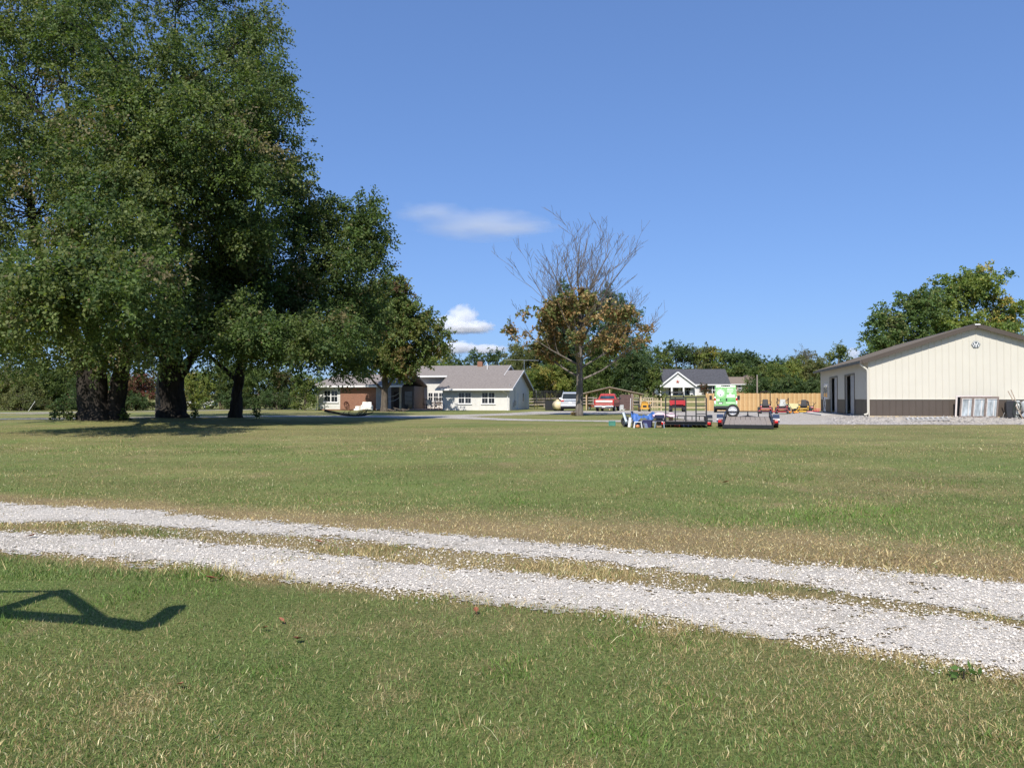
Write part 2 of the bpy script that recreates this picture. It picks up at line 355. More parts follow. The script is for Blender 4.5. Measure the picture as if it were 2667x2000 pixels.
sheet('gravel_drive', -60, 48, 30, 100, .3, .25, lambda x, y: lane_near(x, y) | lane_mid(x, y) | lot(x, y) | lane_back(x, y), .011, GR2)

# ================================================================== VEGETATION BUILDERS
LEAF = leaf_mat('leaf', .36, .6, .22); LEAF_DRY = leaf_mat('dry_leaf', .3, .7, .15); NEEDLE = leaf_mat('needle', .12, .6, .2); BLADE = leaf_mat('grass_blade', .3, .55, .25)
BARK_DARK = bark_mat('shaded_brown_bark', (.014, .012, .010), (.055, .046, .038)); BARK_PALE = bark_mat('pale_bark', (.11, .095, .075), (.31, .27, .22)); BARK_HALF = bark_mat('dull_grey_bark', (.085, .070, .056), (.23, .20, .17)); BARK_MID = bark_mat('brown_bark', (.05, .04, .03), (.17, .14, .11))  # first bark darkened: deep shade under the crowns is in its colour
def unit(a): return a / np.maximum(np.linalg.norm(a, axis=-1, keepdims=True), 1e-9)
def leaf_arrays(rs, P, D, ln, wd, cols, tri=False, jit=.35, sharp=.42):
    """P leaf bases, D directions -> verts, faces, colours"""
    n = len(P); up = unit(rs.normal(size=(n, 3)) + np.array([-.1, -.6, .9])); side = unit(np.cross(D, up)); l = (ln * rs.uniform(.65, 1.3, n))[:, None]; w = (wd * rs.uniform(.7, 1.25, n))[:, None]
    nrm = np.cross(side, D)
    if tri:
        V = np.stack([P - side * w * .9, P + D * l, P + side * w * .9], 1); k = 3
    else:
        V = np.stack([P, P + D * l * sharp + side * w + nrm * w * .25, P + D * l, P + D * l * sharp - side * w + nrm * w * .25], 1); k = 4
    C = np.clip(cols * (1 + jit * rs.uniform(-1, 1, (n, 1))), 0, 1)
    return V.reshape(-1, 3), np.arange(n * k).reshape(n, k), np.repeat(C, k, 0)
def foliage(rs, cen, cr, ntw, nlf, ln, wd, pal, tri=False, droop=.35, flat=.75, crc=None):
    nc = len(cen); cr = np.broadcast_to(np.asarray(cr, float), (nc,))
    T = rs.normal(size=(nc, ntw, 3)); T[..., 2] *= flat; T = unit(T); t = rs.uniform(.12, 1, (nc, ntw, nlf)) ** .7
    pos = cen[:, None, None, :] + T[:, :, None, :] * (t * cr[:, None, None])[..., None]
    pos[..., 2] -= droop * (t ** 2) * cr[:, None, None] * .6
    pos = pos + rs.normal(size=pos.shape) * (cr * .085)[:, None, None, None]
    D = unit(T[:, :, None, :] * .7 + rs.normal(size=pos.shape) * .75 + np.array([0, 0, -droop * 1.4]))
    pi = rs.choice(len(pal), size=nc, p=[p[1] for p in pal]); base = np.array([p[0] for p in pal])[pi]
    base = base * rs.uniform(.8, 1.2, (nc, 1)); cols = np.broadcast_to(base[:, None, None, :], pos.shape).reshape(-1, 3)
    mixi = rs.choice(len(pal), size=len(cols), p=[p[1] for p in pal]); mk = rs.rand(len(cols)) < .25
    cols = np.where(mk[:, None], np.array([p[0] for p in pal])[mixi], cols)
    return leaf_arrays(rs, pos.reshape(-1, 3), D.reshape(-1, 3), ln, wd, cols, tri)
def bez(a, b, bend, n=5):
    a = Vector(a); b = Vector(b); m = (a + b) / 2 + Vector(bend); return [a * (1 - t) ** 2 + m * 2 * t * (1 - t) + b * t * t for t in [i / n for i in range(n + 1)]]
def tree(name, label, base, stems, lobes, pal, cat='tree', leaf=(.13, .035), crad=1.0, ntw=12, nlf=30, tri=False, seed=1, droop=.35, bark=None, group=None, mat=None, twig=True, trunk_sides=10, shell=.5, flat=.75, limb=1.0, keep=None, lowlimb=-9):
    """stems: list of (points, radii) relative to the base; lobes: (x,y,z,rx,ry,rz,n) relative to the base"""
    rs = np.random.RandomState(seed); random.seed(seed); T = thing(name, label, cat, base, 0, group)
    tb = MB(); nodes = []
    for pts, rad in stems:
        n0 = len(tb.v); dense = []; rr = []
        for i in range(len(pts) - 1):
            for k in range(4): t = k / 4; dense.append(Vector(pts[i]).lerp(Vector(pts[i + 1]), t) + Vector((random.uniform(-1, 1), random.uniform(-1, 1), 0)) * rad[i] * .10); rr.append(rad[i] * (1 - t) + rad[i + 1] * t)
        dense.append(Vector(pts[-1])); rr.append(rad[-1]); tb.tube(dense, rr, trunk_sides)
        for q in range(n0, len(tb.v)):
            x, y, z = tb.v[q]; f = 1 + .0; cx, cy = pts[0][0], pts[0][1]
            a = math.atan2(y - cy, x - cx); w = .05 * rad[0] * math.sin(a * 5 + z) + .04 * rad[0] * math.sin(a * 9 + z * 2.3); k = w / max(.05, math.hypot(x - cx, y - cy)) if z < 4 else 0
            tb.v[q] = (x + (x - cx) * k, y + (y - cy) * k, z)
        nodes += [(d, r) for d, r in zip(dense, rr)]
    cen = []; crs = []
    for lo in lobes:
        x, y, z, rx, ry, rz, n = lo[:7]; c = Vector((x, y, z)); cs = lo[7] if len(lo) > 7 else 1.0
        up = [q for q in nodes if lowlimb < q[0].z < z + .3] or nodes[-1:]
        a, ar = min(up, key=lambda q: (q[0] - c).length + 1.2 * abs(q[0].z - (z - .8 * (c - q[0]).xy.length)))
        d = (c - a).length
        if twig and d > .3: tb.tube(bez(a, c, (random.uniform(-.1, .1) * d, random.uniform(-.1, .1) * d, .12 * d)), [max(.02, min(ar * .75, .05 + .022 * d) * limb * (1 - .75 * k / 5)) for k in range(6)], 7)
        u = rs.normal(size=(n, 3)); u = unit(u) * (rs.rand(n, 1) ** shell); p = np.array([x, y, z]) + u * np.array([rx, ry, rz]); 
        if keep is not None: p = p[keep(p)]
        cen.append(p); crs.append(np.full(len(p), crad * cs) * rs.uniform(.75, 1.25, len(p)))
        if twig:
            for q in p:
                t = random.uniform(.4, 1); s_ = a.lerp(c, t) + Vector((0, 0, .1 * d * t)); L_ = (Vector(q) - s_).length
                tb.tube(bez(s_, q, (random.uniform(-.12, .12) * L_, random.uniform(-.12, .12) * L_, .14 * L_), 3), [.035 * limb, .026 * limb, .018 * limb, .008], 4, False)
    tb.build('trunk', bark or BARK_DARK, T, 'all')
    cen = np.concatenate(cen); crs = np.concatenate(crs)
    V, Fc, C = foliage(rs, cen, crs, ntw, nlf, leaf[0], leaf[1], pal, tri, droop, flat)
    ok = V[:, 2].reshape(-1, Fc.shape[1]).min(1) > .02
    put('crown', np_mesh('crown', V, Fc[ok], C), T, mat or LEAF); return T
def px_lobes(base, L):
    out = []
    for px, py, Y, rx, ry, rz, n, *r in L:
        w = world_at(px, py, Y) - np.array(base); out.append((*w, rx, ry, rz, n, *r))
    return out

# ================================================================== NEAR GRASS, STONES, LITTER
def near_grass():
    rs = np.random.RandomState(3)
    def field(n, y0, y1, pw):
        # denser near the house end of the walk: density falls off with distance
        u = rs.rand(n); y = (y0 ** (1 - pw) + u * (y1 ** (1 - pw) - y0 ** (1 - pw))) ** (1 / (1 - pw)); x = rs.uniform(-1, 1, n) * (.74 * y + 1.0); return x, y
    out = []
    for n, y0, y1, pw, hgt, wid, tri in ((120000, 2.6, 7.2, 1.2, .036, .0021, False), (135000, 2.6, 7.2, 1.2, .028, .0020, True), (210000, 6.8, 24, 1.5, .042, .0046, True), (50000, 20, 36, 1.3, .036, .008, True)):
        x, y = field(n, y0, y1, pw); d = dryness(x, y); rd = rut_depth(x, y)
        med = (y < ext(FAR_L, x)) & (y > ext(NEAR_U, x)); bare = rd > .02
        clump = fbm(x * 2.2 + 50, y * 2.2, 3); tall = sstep(.56, .74, fbm(x * 1.1 + 11, y * 1.1 + 4, 3))
        keep = (~bare | ((fbm(x * 4, y * 4, 2) > .60 - .05 * sstep(0, 3, x)) & (rs.rand(n) < .45)))
        keep &= rs.rand(n) < np.where(y < ext(FAR_L, x) , np.where(med, .75 + .25 * (clump > .5), 1), 1)
        x, y, d, med, clump, tall, rd = [q[keep] for q in (x, y, d, med, clump, tall, rd)]; n = len(x)
        edge_near = np.exp(-((ext(NEAR_L, x) - y) / .22) ** 2) * (y < ext(NEAR_L, x)) * sstep(.42, .6, fbm(x * 1.7, y * .2 + 3, 2))
        h = hgt * rs.uniform(.45, 1.25, n) * (1 + 1.2 * tall * (rs.rand(n) < .3) + 2.0 * edge_near + 1.1 * med * (clump > .55) + 2.2 * (rs.rand(n) < .012)); h *= np.where(d > .6, .8, 1)
        w = wid * rs.uniform(.6, 1.3, n) * (1 + .6 * tall * (rs.rand(n) < .3))
        z = ground(x, y); az = rs.uniform(0, 2 * np.pi, n); lean = rs.uniform(.15, 1.15, n) + .25 * (d > .5)
        dr = np.stack([np.cos(az) * np.sin(lean), np.sin(az) * np.sin(lean), np.cos(lean)], 1); sd = np.stack([-np.sin(az), np.cos(az), np.zeros(n)], 1)
        sd = unit(sd + .9 * rs.normal(size=(n, 3)) * np.array([1, 1, .1])); P0 = np.stack([x, y, z - .002], 1)
        sel = rs.rand(n); patch = fbm(x * .7 + 80, y * .7 + 20, 3); straw = sel < np.clip(.10 + .34 * sstep(.42, .68, patch) + .85 * d, 0, .97)
        g = np.where((rs.rand(n) < .5)[:, None], np.array([.116, .182, .046]), np.array([.200, .258, .082])); g = np.where((tall > .5)[:, None], np.array([.148, .232, .052]), g)
        br = np.where((rs.rand(n) < .55)[:, None], np.array([.50, .40, .205]), np.array([.38, .27, .14])); br = np.where((rs.rand(n) < .12)[:, None], np.array([.62, .56, .34]), br)
        c = np.where(straw[:, None], br, g) * rs.uniform(.45, 1.4, (n, 1)) * (0.74 + .52 * fbm(x * .45, y * .45, 4))[:, None]
        if tri:
            V = np.stack([P0 - sd * w[:, None], P0 + sd * w[:, None], P0 + dr * h[:, None]], 1).reshape(-1, 3); out.append((V, np.arange(3 * n).reshape(n, 3), np.repeat(c, 3, 0)))
        else:
            mid = P0 + dr * (h * .55)[:, None]; tip = P0 + dr * h[:, None] + np.stack([np.cos(az), np.sin(az), -.5 * np.ones(n)], 1) * (h * .22)[:, None]
            V = np.stack([P0 - sd * w[:, None], P0 + sd * w[:, None], mid + sd * (w * .75)[:, None], mid - sd * (w * .75)[:, None], tip], 1).reshape(-1, 3); b = np.arange(n)[:, None] * 5
            out.append((V, np.concatenate([b + np.array([0, 1, 2]), b + np.array([0, 2, 3]), b + np.array([3, 2, 4])]), np.repeat(c, 5, 0)))
    off = 0; Vs, Fs, Cs = [], [], []
    for V, Fc, C in out: Vs.append(V); Fs.append(Fc + off); Cs.append(C); off += len(V)
    o = put('grass', np_mesh('grass', np.concatenate(Vs), np.concatenate(Fs), np.concatenate(Cs)), None, BLADE)
    tag(o, 'short mown lawn grass with straw coloured dry blades', 'grass', kind='stuff')
near_grass()
def stones():
    rs = np.random.RandomState(9); n = 240000; y = (2.6 ** -.3 + rs.rand(n) * (12 ** -.3 - 2.6 ** -.3)) ** (1 / -.3); x = rs.uniform(-1, 1, n) * (.72 * y + .6)
    rd = rut_depth(x, y) + wob(x, y) * .6; medn = (y < ext(FAR_L, x)) & (y > ext(NEAR_U, x)) & (fbm(x * 2.2 + 50, y * 2.2, 3) < .52) & (rs.rand(n) < .4); keep = ((rs.rand(n) < sstep(-.24, .14, rd)) & (rd > -.28)) | medn; x, y, rd = x[keep], y[keep], rd[keep]; n = len(x)
    s = rs.gamma(4, .00135, n).clip(.003, .016) * np.where(y > 6, 1.2, 1.0); base = np.array([(1, 0, 0), (-.5, .87, 0), (-.5, -.87, 0), (.2, .1, .75), (0, 0, -.6)])
    Q = base[None] * (1 + .45 * rs.uniform(-1, 1, (n, 5, 3))); a = rs.uniform(0, 6.283, n); ca, sa = np.cos(a), np.sin(a); Q = np.stack([Q[..., 0] * ca[:, None] - Q[..., 1] * sa[:, None], Q[..., 0] * sa[:, None] + Q[..., 1] * ca[:, None], Q[..., 2]], 2) * s[:, None, None]
    V = Q + np.stack([x, y, ground(x, y) + .008 + s * .3], 1)[:, None, :]; f = np.array([(0, 1, 3), (1, 2, 3), (2, 0, 3)]); Fc = (np.arange(n)[:, None, None] * 5 + f[None]).reshape(-1, 3)
    c = np.array([.70, .635, .55]) * rs.uniform(.62, 1.22, (n, 1)); c = np.where((rs.rand(n) < .1)[:, None], c * np.array([.7, .66, .6]), c)
    m, nt, N, L, P = new_mat('limestone_chip'); at = N.new('ShaderNodeAttribute'); at.attribute_name = 'Col'; L.new(at.outputs['Color'], P.inputs['Base Color']); P.inputs['Roughness'].default_value = .85
    tag(put('gravel_stones', np_mesh('gravel_stones', V.reshape(-1, 3), Fc, np.repeat(c, 5, 0)), None, m), 'white limestone chips loose on the track', 'gravel', kind='stuff')
    # lumps of coarse rock along the barn wall
    n = 2600; px = rs.uniform(2150, 2660, n); yy = rs.uniform(36.9, 43.5, n); xx = (px - CX) / F_PX * yy
    u = (xx - BARN_O[0]) * BARN_X[0] + (yy - BARN_O[1]) * BARN_X[1]; v = (xx - BARN_O[0]) * BARN_Y[0] + (yy - BARN_O[1]) * BARN_Y[1]
    keep = (v < -.12) | (u < -.15); xx, yy = xx[keep], yy[keep]; n = len(xx); s = rs.gamma(5, .009, n).clip(.02, .1); Q = base[None] * (1 + .4 * rs.uniform(-1, 1, (n, 5, 3))) * s[:, None, None]
    V = Q + np.stack([xx, yy, ground(xx, yy) + .03], 1)[:, None, :]; Fc = (np.arange(n)[:, None, None] * 5 + f[None]).reshape(-1, 3); c = np.array([.37, .34, .31]) * rs.uniform(.6, 1.25, (n, 1))
    tag(put('rubble_stones', np_mesh('rubble_stones', V.reshape(-1, 3), Fc, np.repeat(c, 5, 0)), None, m), 'grey crushed rock banked along the metal barn', 'gravel', kind='stuff')
stones()

# ================================================================== LEFT TREE GROUP
PAL_BIG = [((.090, .128, .036), .48), ((.128, .152, .050), .28), ((.056, .090, .028), .17), ((.19, .16, .085), .07)]
b = on_ground(258, 40.5)
tree('shade_tree', 'huge multi-stemmed shade tree, thickest trunk, on the low mound', b,
     [([(-.35, -.2, -.3), (-.45, -.2, .5), (-.6, -.2, 2.2), (-1.3, -.4, 5), (-3, -.6, 9), (-4.2, 0, 14)], [.85, .52, .42, .36, .27, .1]),
      ([(.15, -.3, -.3), (.15, -.3, .5), (.1, -.4, 2.6), (.0, -1, 6), (-.4, -1.6, 10), (-1, -1, 15)], [.85, .5, .42, .34, .24, .1]),
      ([(.75, .1, -.3), (.8, .1, .5), (1.1, .2, 2.5), (1.8, .5, 6), (2.2, 1.2, 10)], [.8, .48, .40, .3, .12]),
      ([(-.5, .4, 2), (-2.4, .6, 4.4), (-5.2, .8, 7), (-7, .6, 10)], [.3, .26, .2, .08])],
     px_lobes(b, [(255, 775, 27, 2.9, 2.8, 1.9, 44), (70, 790, 28.5, 2.4, 2.5, 1.8, 30), (95, 560, 39, 4.2, 4, 2.8, 36), (-160, 640, 40, 4, 4, 4.4, 22), (40, 250, 41, 4.6, 4.4, 4, 44), (-120, 150, 42, 4, 4, 5, 24),
                  (300, 630, 31, 2.8, 2.6, 1.8, 28), (20, 900, 37, 2.0, 2, 1.2, 12), (215, 905, 37.5, 1.6, 1.4, .8, 8), (70, -40, 42, 5, 5, 4, 40), (330, 850, 37.5, 1.8, 1.8, 1.2, 12), (150, 360, 38, 3.2, 3, 2.6, 26), (230, 470, 36, 3.0, 2.6, 1.8, 24), (190, 60, 40, 3.6, 3.4, 3.0, 26), (-20, 420, 38, 2.8, 2.6, 2.2, 16)]),
     PAL_BIG, crad=1.25, ntw=13, nlf=28, leaf=(.165, .052), seed=11, shell=.42, lowlimb=3.6)
b = on_ground(450, 43)
tree('shade_tree', 'tall shade tree with one broad dark trunk forking above head height, beside the multi-stemmed tree', b,
     [([(0, 0, -.3), (0, 0, .6), (0, 0, 2.4), (-.2, -.3, 5.5), (-.5, -.5, 10), (-.3, 0, 16), (0, 0, 21)], [.95, .68, .64, .5, .38, .24, .08]),
      ([(.25, 0, 2.1), (1.0, .1, 3.3), (2.2, .2, 5.4), (4.2, .2, 9), (5, 0, 14)], [.30, .25, .22, .17, .07])],
     px_lobes(b, [(430, 440, 34.5, 4.0, 3.8, 3.5, 66), (300, 190, 37, 4.1, 4.0, 4.1, 56), (555, 260, 38, 3.5, 3.7, 3.9, 58), (690, 400, 39, 2.3, 2.8, 2.3, 28), (470, -50, 44, 5, 5, 4, 52), (670, 120, 44, 2.0, 2.6, 3.0, 24),
                  (480, 700, 39.5, 3.4, 3.2, 2.4, 44), (720, 260, 43.5, 1.3, 1.6, 1.2, 8), (620, 570, 37, 2.5, 2.7, 1.8, 26), (400, 880, 37.5, 2.0, 1.8, .8, 14), (560, 830, 37, 2.4, 2.5, 1.1, 22), (770, 470, 43, 1.5, 1.7, 1.2, 12), (590, 430, 34.5, 2.5, 2.4, 2.0, 24), (800, 560, 43, 2.0, 2.2, 1.6, 18), (650, 660, 41, 2.5, 2.4, 1.9, 18), (360, 310, 34.5, 2.8, 2.4, 2.2, 24)]),
     PAL_BIG, crad=1.25, ntw=13, nlf=28, leaf=(.165, .052), seed=12, shell=.42, lowlimb=3.6)
b = on_ground(617, 44.5)
tree('shade_tree', 'slender leaning tree whose crown sweeps out low over the drive, narrowest trunk on the mound', b,
     [([(-.1, 0, -.3), (-.05, 0, .4), (0, 0, 1.3), (.15, 0, 2.6), (.45, 0, 3.8), (1.5, -.1, 5.3), (3.2, -.2, 6.8), (5.2, -.3, 8.6), (6.5, -.3, 10.4)], [.52, .36, .30, .28, .26, .21, .17, .12, .05]),
      ([(.05, 0, 2.1), (-.7, .1, 2.75), (-1.7, .2, 3.6), (-2.6, .2, 5)], [.16, .13, .10, .05]), ([(.45, 0, 3.8), (.2, .2, 6), (-.2, .3, 9)], [.16, .12, .05])],
     px_lobes(b, [(730, 770, 41.5, 3.2, 3.2, 2.1, 48), (860, 690, 42, 2.5, 2.8, 2.3, 42), (830, 870, 40, 3.2, 3.4, 1.1, 38), (945, 590, 43, 1.2, 1.3, 1.5, 13), (620, 660, 43, 2.6, 2.6, 2.4, 24), (920, 800, 43, 1.8, 2, 2.0, 22), (700, 890, 38, 2.2, 2.4, .8, 20), (975, 670, 43, .8, .9, .7, 6), (900, 935, 44, 1.3, 1.3, .5, 8), (790, 885, 36.5, 2.3, 2.4, .7, 22), (640, 875, 35.5, 1.8, 2.2, .7, 14), (530, 890, 39, 1.4, 1.6, .7, 8), (890, 560, 43, 1.4, 1.4, 1.2, 10)]),
     [((.075, .115, .032), .5), ((.108, .136, .044), .27), ((.050, .082, .026), .18), ((.16, .135, .065), .05)], crad=1.2, ntw=13, nlf=28, leaf=(.165, .052), seed=13, shell=.42, lowlimb=3.4)
b = on_ground(411, 46.5)
tree('young_tree', 'thin pale trunk standing just behind the broad dark trunk', b, [([(0, 0, -.2), (0, 0, 1.2), (.1, 0, 3), (.3, .2, 6)], [.17, .13, .11, .05])], [(.3, .2, 6, 1.6, 1.6, 1.5, 12)], PAL_BIG, crad=.9, ntw=8, nlf=18, leaf=(.14, .045), seed=14, bark=BARK_PALE)
# sprouts round the trunks
k = 0
for px, Y, h, who in ((143, 40, .62, 'leafy sprout beside the multi-stemmed trunk, in front of the far track'), (165, 39.8, .8, 'tallest leafy sprout beside the multi-stemmed trunk'), (184, 39.6, .55, 'short leafy sprout close against the multi-stemmed trunk'),
                      (322, 40, .6, 'bushy sprout between the multi-stemmed trunk and the broad trunk'), (508, 42.6, .7, 'bushy sprout at the foot of the broad dark trunk'), (668, 43.6, .75, 'leaning leafy sucker at the foot of the slender tree'), (1492, 56.6, .32, 'dry stubby sprout at the foot of the half-bare tree')):
    b = on_ground(px, Y); k += 1
    tree('sprout', who, b, [([(0, 0, -.05), (.03, 0, h * .5), (.06, 0, h)], [.015, .011, .006])], [(0, 0, h * .5, h * .25, h * .25, h * .45, 10)], PAL_BIG if h != .32 else [((.22, .16, .08), 1.0)], 'plant', leaf=(.12, .045), crad=h * .25, ntw=4, nlf=4, seed=20 + k, twig=False, trunk_sides=5, group='sprouts round the tree trunks')

# ================================================================== MAPLE BY THE RANCH HOUSE
b = on_ground(1001, 76)
tree('maple_tree', 'round green maple turning russet at its top, in front of the ranch house porch', b,
     [([(0, 0, -.3), (0, 0, .5), (.05, 0, 2), (.1, 0, 4), (.3, 0, 7), (.5, 0, 10.5)], [.5, .36, .32, .28, .2, .06]), ([(.05, 0, 2.1), (1.3, 0, 3.8), (2.8, -.2, 6.5)], [.16, .12, .05]), ([(0, 0, 2.0), (-1.1, 0, 3.0), (-2.6, 0, 5.2)], [.14, .1, .05])],
     px_lobes(b, [(985, 830, 76, 3.0, 3, 3.4, 66), (1065, 845, 75.5, 2.7, 2.6, 3.2, 52), (1030, 930, 74.8, 2.2, 2, 1.4, 20), (1125, 880, 75.5, 1.6, 1.6, 1.8, 12), (1062, 955, 75, 1.9, 1.8, 1.5, 16), (950, 930, 74.5, 2.2, 2, 1.6, 18), (1010, 755, 76, 1.8, 1.8, 1.4, 20), (940, 800, 76, 2.0, 2, 2.2, 20), (1000, 920, 74.5, 1.6, 1.5, 1.3, 12)]),
     [((.098, .135, .038), .56), ((.15, .16, .046), .28), ((.19, .135, .055), .12), ((.15, .085, .045), .04)], crad=1.15, ntw=10, nlf=24, leaf=(.24, .092), seed=31, shell=.4, bark=BARK_MID)

# ================================================================== HALF-BARE TREE
def bare_tree(label, base, height, seed):
    random.seed(seed); rs = np.random.RandomState(seed); T = thing('sycamore_tree', label, 'tree', base); tb = MB(); tips = []
    tb.tube([(-.05, 0, -.3), (-.02, 0, .25), (0, 0, 1), (.02, 0, 2.4), (.0, 0, 4.2), (.05, 0, 6), (.1, 0, 8), (.15, .05, 10.2)], [.42, .31, .27, .24, .22, .16, .10, .03], 12)
    def grow(p, d, L, r, lv, up):
        n = 6; pts = [p]; rad = [r]; q = p.copy(); dd = d.copy()
        for i in range(n):
            dd = (dd + Vector((random.gauss(0, .11), random.gauss(0, .11), up))).normalized(); q = q + dd * (L / n); pts.append(q.copy()); rad.append(max(.011, r * (1 - .8 * (i + 1) / n)))
        tb.tube(pts, rad, 6 if lv == 0 else (4 if lv == 1 else 3), False)
        if lv >= 1: tips.extend((pts[k].copy(), lv) for k in (2, 3, 4, 5, 6))
        if lv < 3:
            for k in range((5, 4, 2)[lv]):
                i = random.randint(2, n - 1); a = random.uniform(0, 6.283); nd = (dd * .9 + Vector((math.cos(a), math.sin(a), random.uniform(-.1, .5))) * random.uniform(.35, .7)).normalized()
                grow(pts[i].copy(), nd, L * random.uniform(.38, .6), max(.011, rad[i] * .62), lv + 1, up * .8)
    for i in range(17):                      # spreading limbs that carry the leaves
        f = i / 16; z = 2.6 + 4.6 * f; a = i * 2.4 + random.uniform(-.3, .3); grow(Vector((0, 0, z)), Vector((math.cos(a), math.sin(a), random.uniform(.2, .55) + .7 * f)).normalized(), random.uniform(4.4, 6.0) * (1 - .12 * f), .095 * (1 - .4 * f), 0, .05)
    for i, a in enumerate((2.9, .25, 1.6, -1.2, 3.5, .9, -.4, 2.3, 4.3)):   # bare upswept leaders
        z = 4.6 + .5 * i; grow(Vector((.05, 0, min(z, 8.5))), Vector((math.cos(a) * .5, math.sin(a) * .5, .95)).normalized(), random.uniform(6.2, 7.6) * (1 - .045 * i), .085, 0, .055)
    tb.build('trunk', BARK_HALF, T, 'all')
    P = [t for t, lv in tips if 2.6 < t.z < 9.2 - .42 * abs(t.x + .3) and t.xy.length > .4 and t.xy.length < 6.0 and vnoise(np.array(t.x * .7 + 9), np.array(t.z * .8 + t.y * .4)) > .30 and random.random() < (.36 if t.x < 1.5 else .24)]
    pal = [((.27, .165, .075), .26), ((.20, .145, .065), .24), ((.38, .28, .13), .12), ((.13, .15, .05), .38)]
    V, Fc, C = foliage(rs, np.array([tuple(p) for p in P]), .45, 4, 6, .19, .085, pal, False, .5)
    put('crown', np_mesh('crown', V, Fc, C), T, LEAF_DRY); return T
bare_tree('half-bare tree with grey upswept twigs and brown autumn leaves, beside the gravel parking', on_ground(1509, 57), 13.5, 5)

# ================================================================== BUILDING HELPERS
WHITE = pm('white_paint', (.68, .67, .65), .5, var=.03, scale=3); TRIM = pm('white_trim', (.70, .69, .675), .45, var=.02); SIDING = pm('off_white_siding', (.63, .615, .575), .55, var=.06, scale=2.5)
CREAM = pm('cream_steel', (.565, .53, .445), .45, var=.02, scale=1.2); BROWN_STEEL = pm('brown_steel', (.085, .066, .052), .4, var=.05, scale=1.5); ROOF_STEEL = pm('brown_roof_steel', (.075, .060, .048), .6, var=.05, scale=2, spec=.3)
BLACK_STEEL = pm('black_painted_steel', (.018, .018, .02), .45, var=.2, scale=9, bump=.1); DARK = pm('dark_void', (.012, .012, .014), .8); RUBBER = pm('rubber', (.02, .02, .021), .75, var=.25, scale=12)
CHROME = pm('chrome', (.75, .75, .76), .18, 1.0, var=.05); ALU = pm('aluminium', (.72, .72, .73), .35, .9, var=.06, scale=20); GLASS_DARK = pm('window_glass', (.018, .021, .026), .06, var=.3, scale=1.5, spec=.6)
WOOD_GREY = pm('weathered_board', (.27, .225, .185), .85, var=.25, scale=5, stretch=(8, 1, 1), bump=.3); WOOD_TAN = pm('cedar_board', (.49, .285, .115), .75, var=.18, scale=3, stretch=(6, 6, 1), bump=.2, c2=(.58, .36, .16)); LUMBER = pm('treated_lumber', (.48, .38, .24), .8, var=.2, scale=4, bump=.2)
CONCRETE = pm('concrete', (.45, .43, .40), .9, var=.12, scale=3, bump=.3); GALV = pm('galvanised_steel', (.42, .42, .43), .45, .6, var=.1)
def shingle_mat(name, c, c2, sc=5.0):
    m, nt, N, L, P = new_mat(name); tc = N.new('ShaderNodeTexCoord'); mp = N.new('ShaderNodeMapping'); mp.inputs['Scale'].default_value = (1, 3.2, 3.2); L.new(tc.outputs['Object'], mp.inputs[0])
    n = N.new('ShaderNodeTexNoise'); n.inputs['Scale'].default_value = sc; n.inputs['Detail'].default_value = 5; n.inputs['Roughness'].default_value = .75; L.new(mp.outputs[0], n.inputs['Vector'])
    cr = N.new('ShaderNodeValToRGB'); cr.color_ramp.elements[0].position = .36; cr.color_ramp.elements[0].color = (*c, 1); cr.color_ramp.elements[1].position = .66; cr.color_ramp.elements[1].color = (*c2, 1)
    L.new(n.outputs['Fac'], cr.inputs[0]); L.new(cr.outputs[0], P.inputs['Base Color']); P.inputs['Roughness'].default_value = .95; P.inputs['Specular IOR Level'].default_value = .2
    w = N.new('ShaderNodeTexWave'); w.bands_direction = 'Z'; w.inputs['Scale'].default_value = 6; L.new(tc.outputs['Object'], w.inputs['Vector']); bp = N.new('ShaderNodeBump'); bp.inputs['Strength'].default_value = .35; bp.inputs['Distance'].default_value = .03; L.new(w.outputs['Fac'], bp.inputs['Height']); L.new(bp.outputs[0], P.inputs['Normal'])
    return m
SHINGLE = shingle_mat('taupe_shingle', (.15, .128, .115), (.30, .265, .24)); SHINGLE_BLK = shingle_mat('charcoal_shingle', (.045, .045, .05), (.105, .105, .115), 3); SHINGLE_BRN = shingle_mat('brown_shingle', (.15, .115, .09), (.24, .19, .15))
def brick_mat(name, c1, c2, mort):
    m, nt, N, L, P = new_mat(name); tc = N.new('ShaderNodeTexCoord'); sp = N.new('ShaderNodeSeparateXYZ'); cb = N.new('ShaderNodeCombineXYZ'); L.new(tc.outputs['Object'], sp.inputs[0]); L.new(sp.outputs[0], cb.inputs[0]); L.new(sp.outputs[2], cb.inputs[1])
    b = N.new('ShaderNodeTexBrick'); b.inputs['Color1'].default_value = (*c1, 1); b.inputs['Color2'].default_value = (*c2, 1); b.inputs['Mortar'].default_value = (*mort, 1); b.inputs['Scale'].default_value = 1; b.inputs['Brick Width'].default_value = .21; b.inputs['Row Height'].default_value = .07; b.inputs['Mortar Size'].default_value = .008
    L.new(cb.outputs[0], b.inputs['Vector']); L.new(b.outputs['Color'], P.inputs['Base Color']); P.inputs['Roughness'].default_value = .9
    bp = N.new('ShaderNodeBump'); bp.inputs['Strength'].default_value = .5; bp.inputs['Distance'].default_value = .01; bp.invert = True; L.new(b.outputs['Fac'], bp.inputs['Height']); L.new(bp.outputs[0], P.inputs['Normal']); return m
BRICK = brick_mat('red_brick', (.22, .085, .045), (.30, .13, .072), (.25, .185, .145))
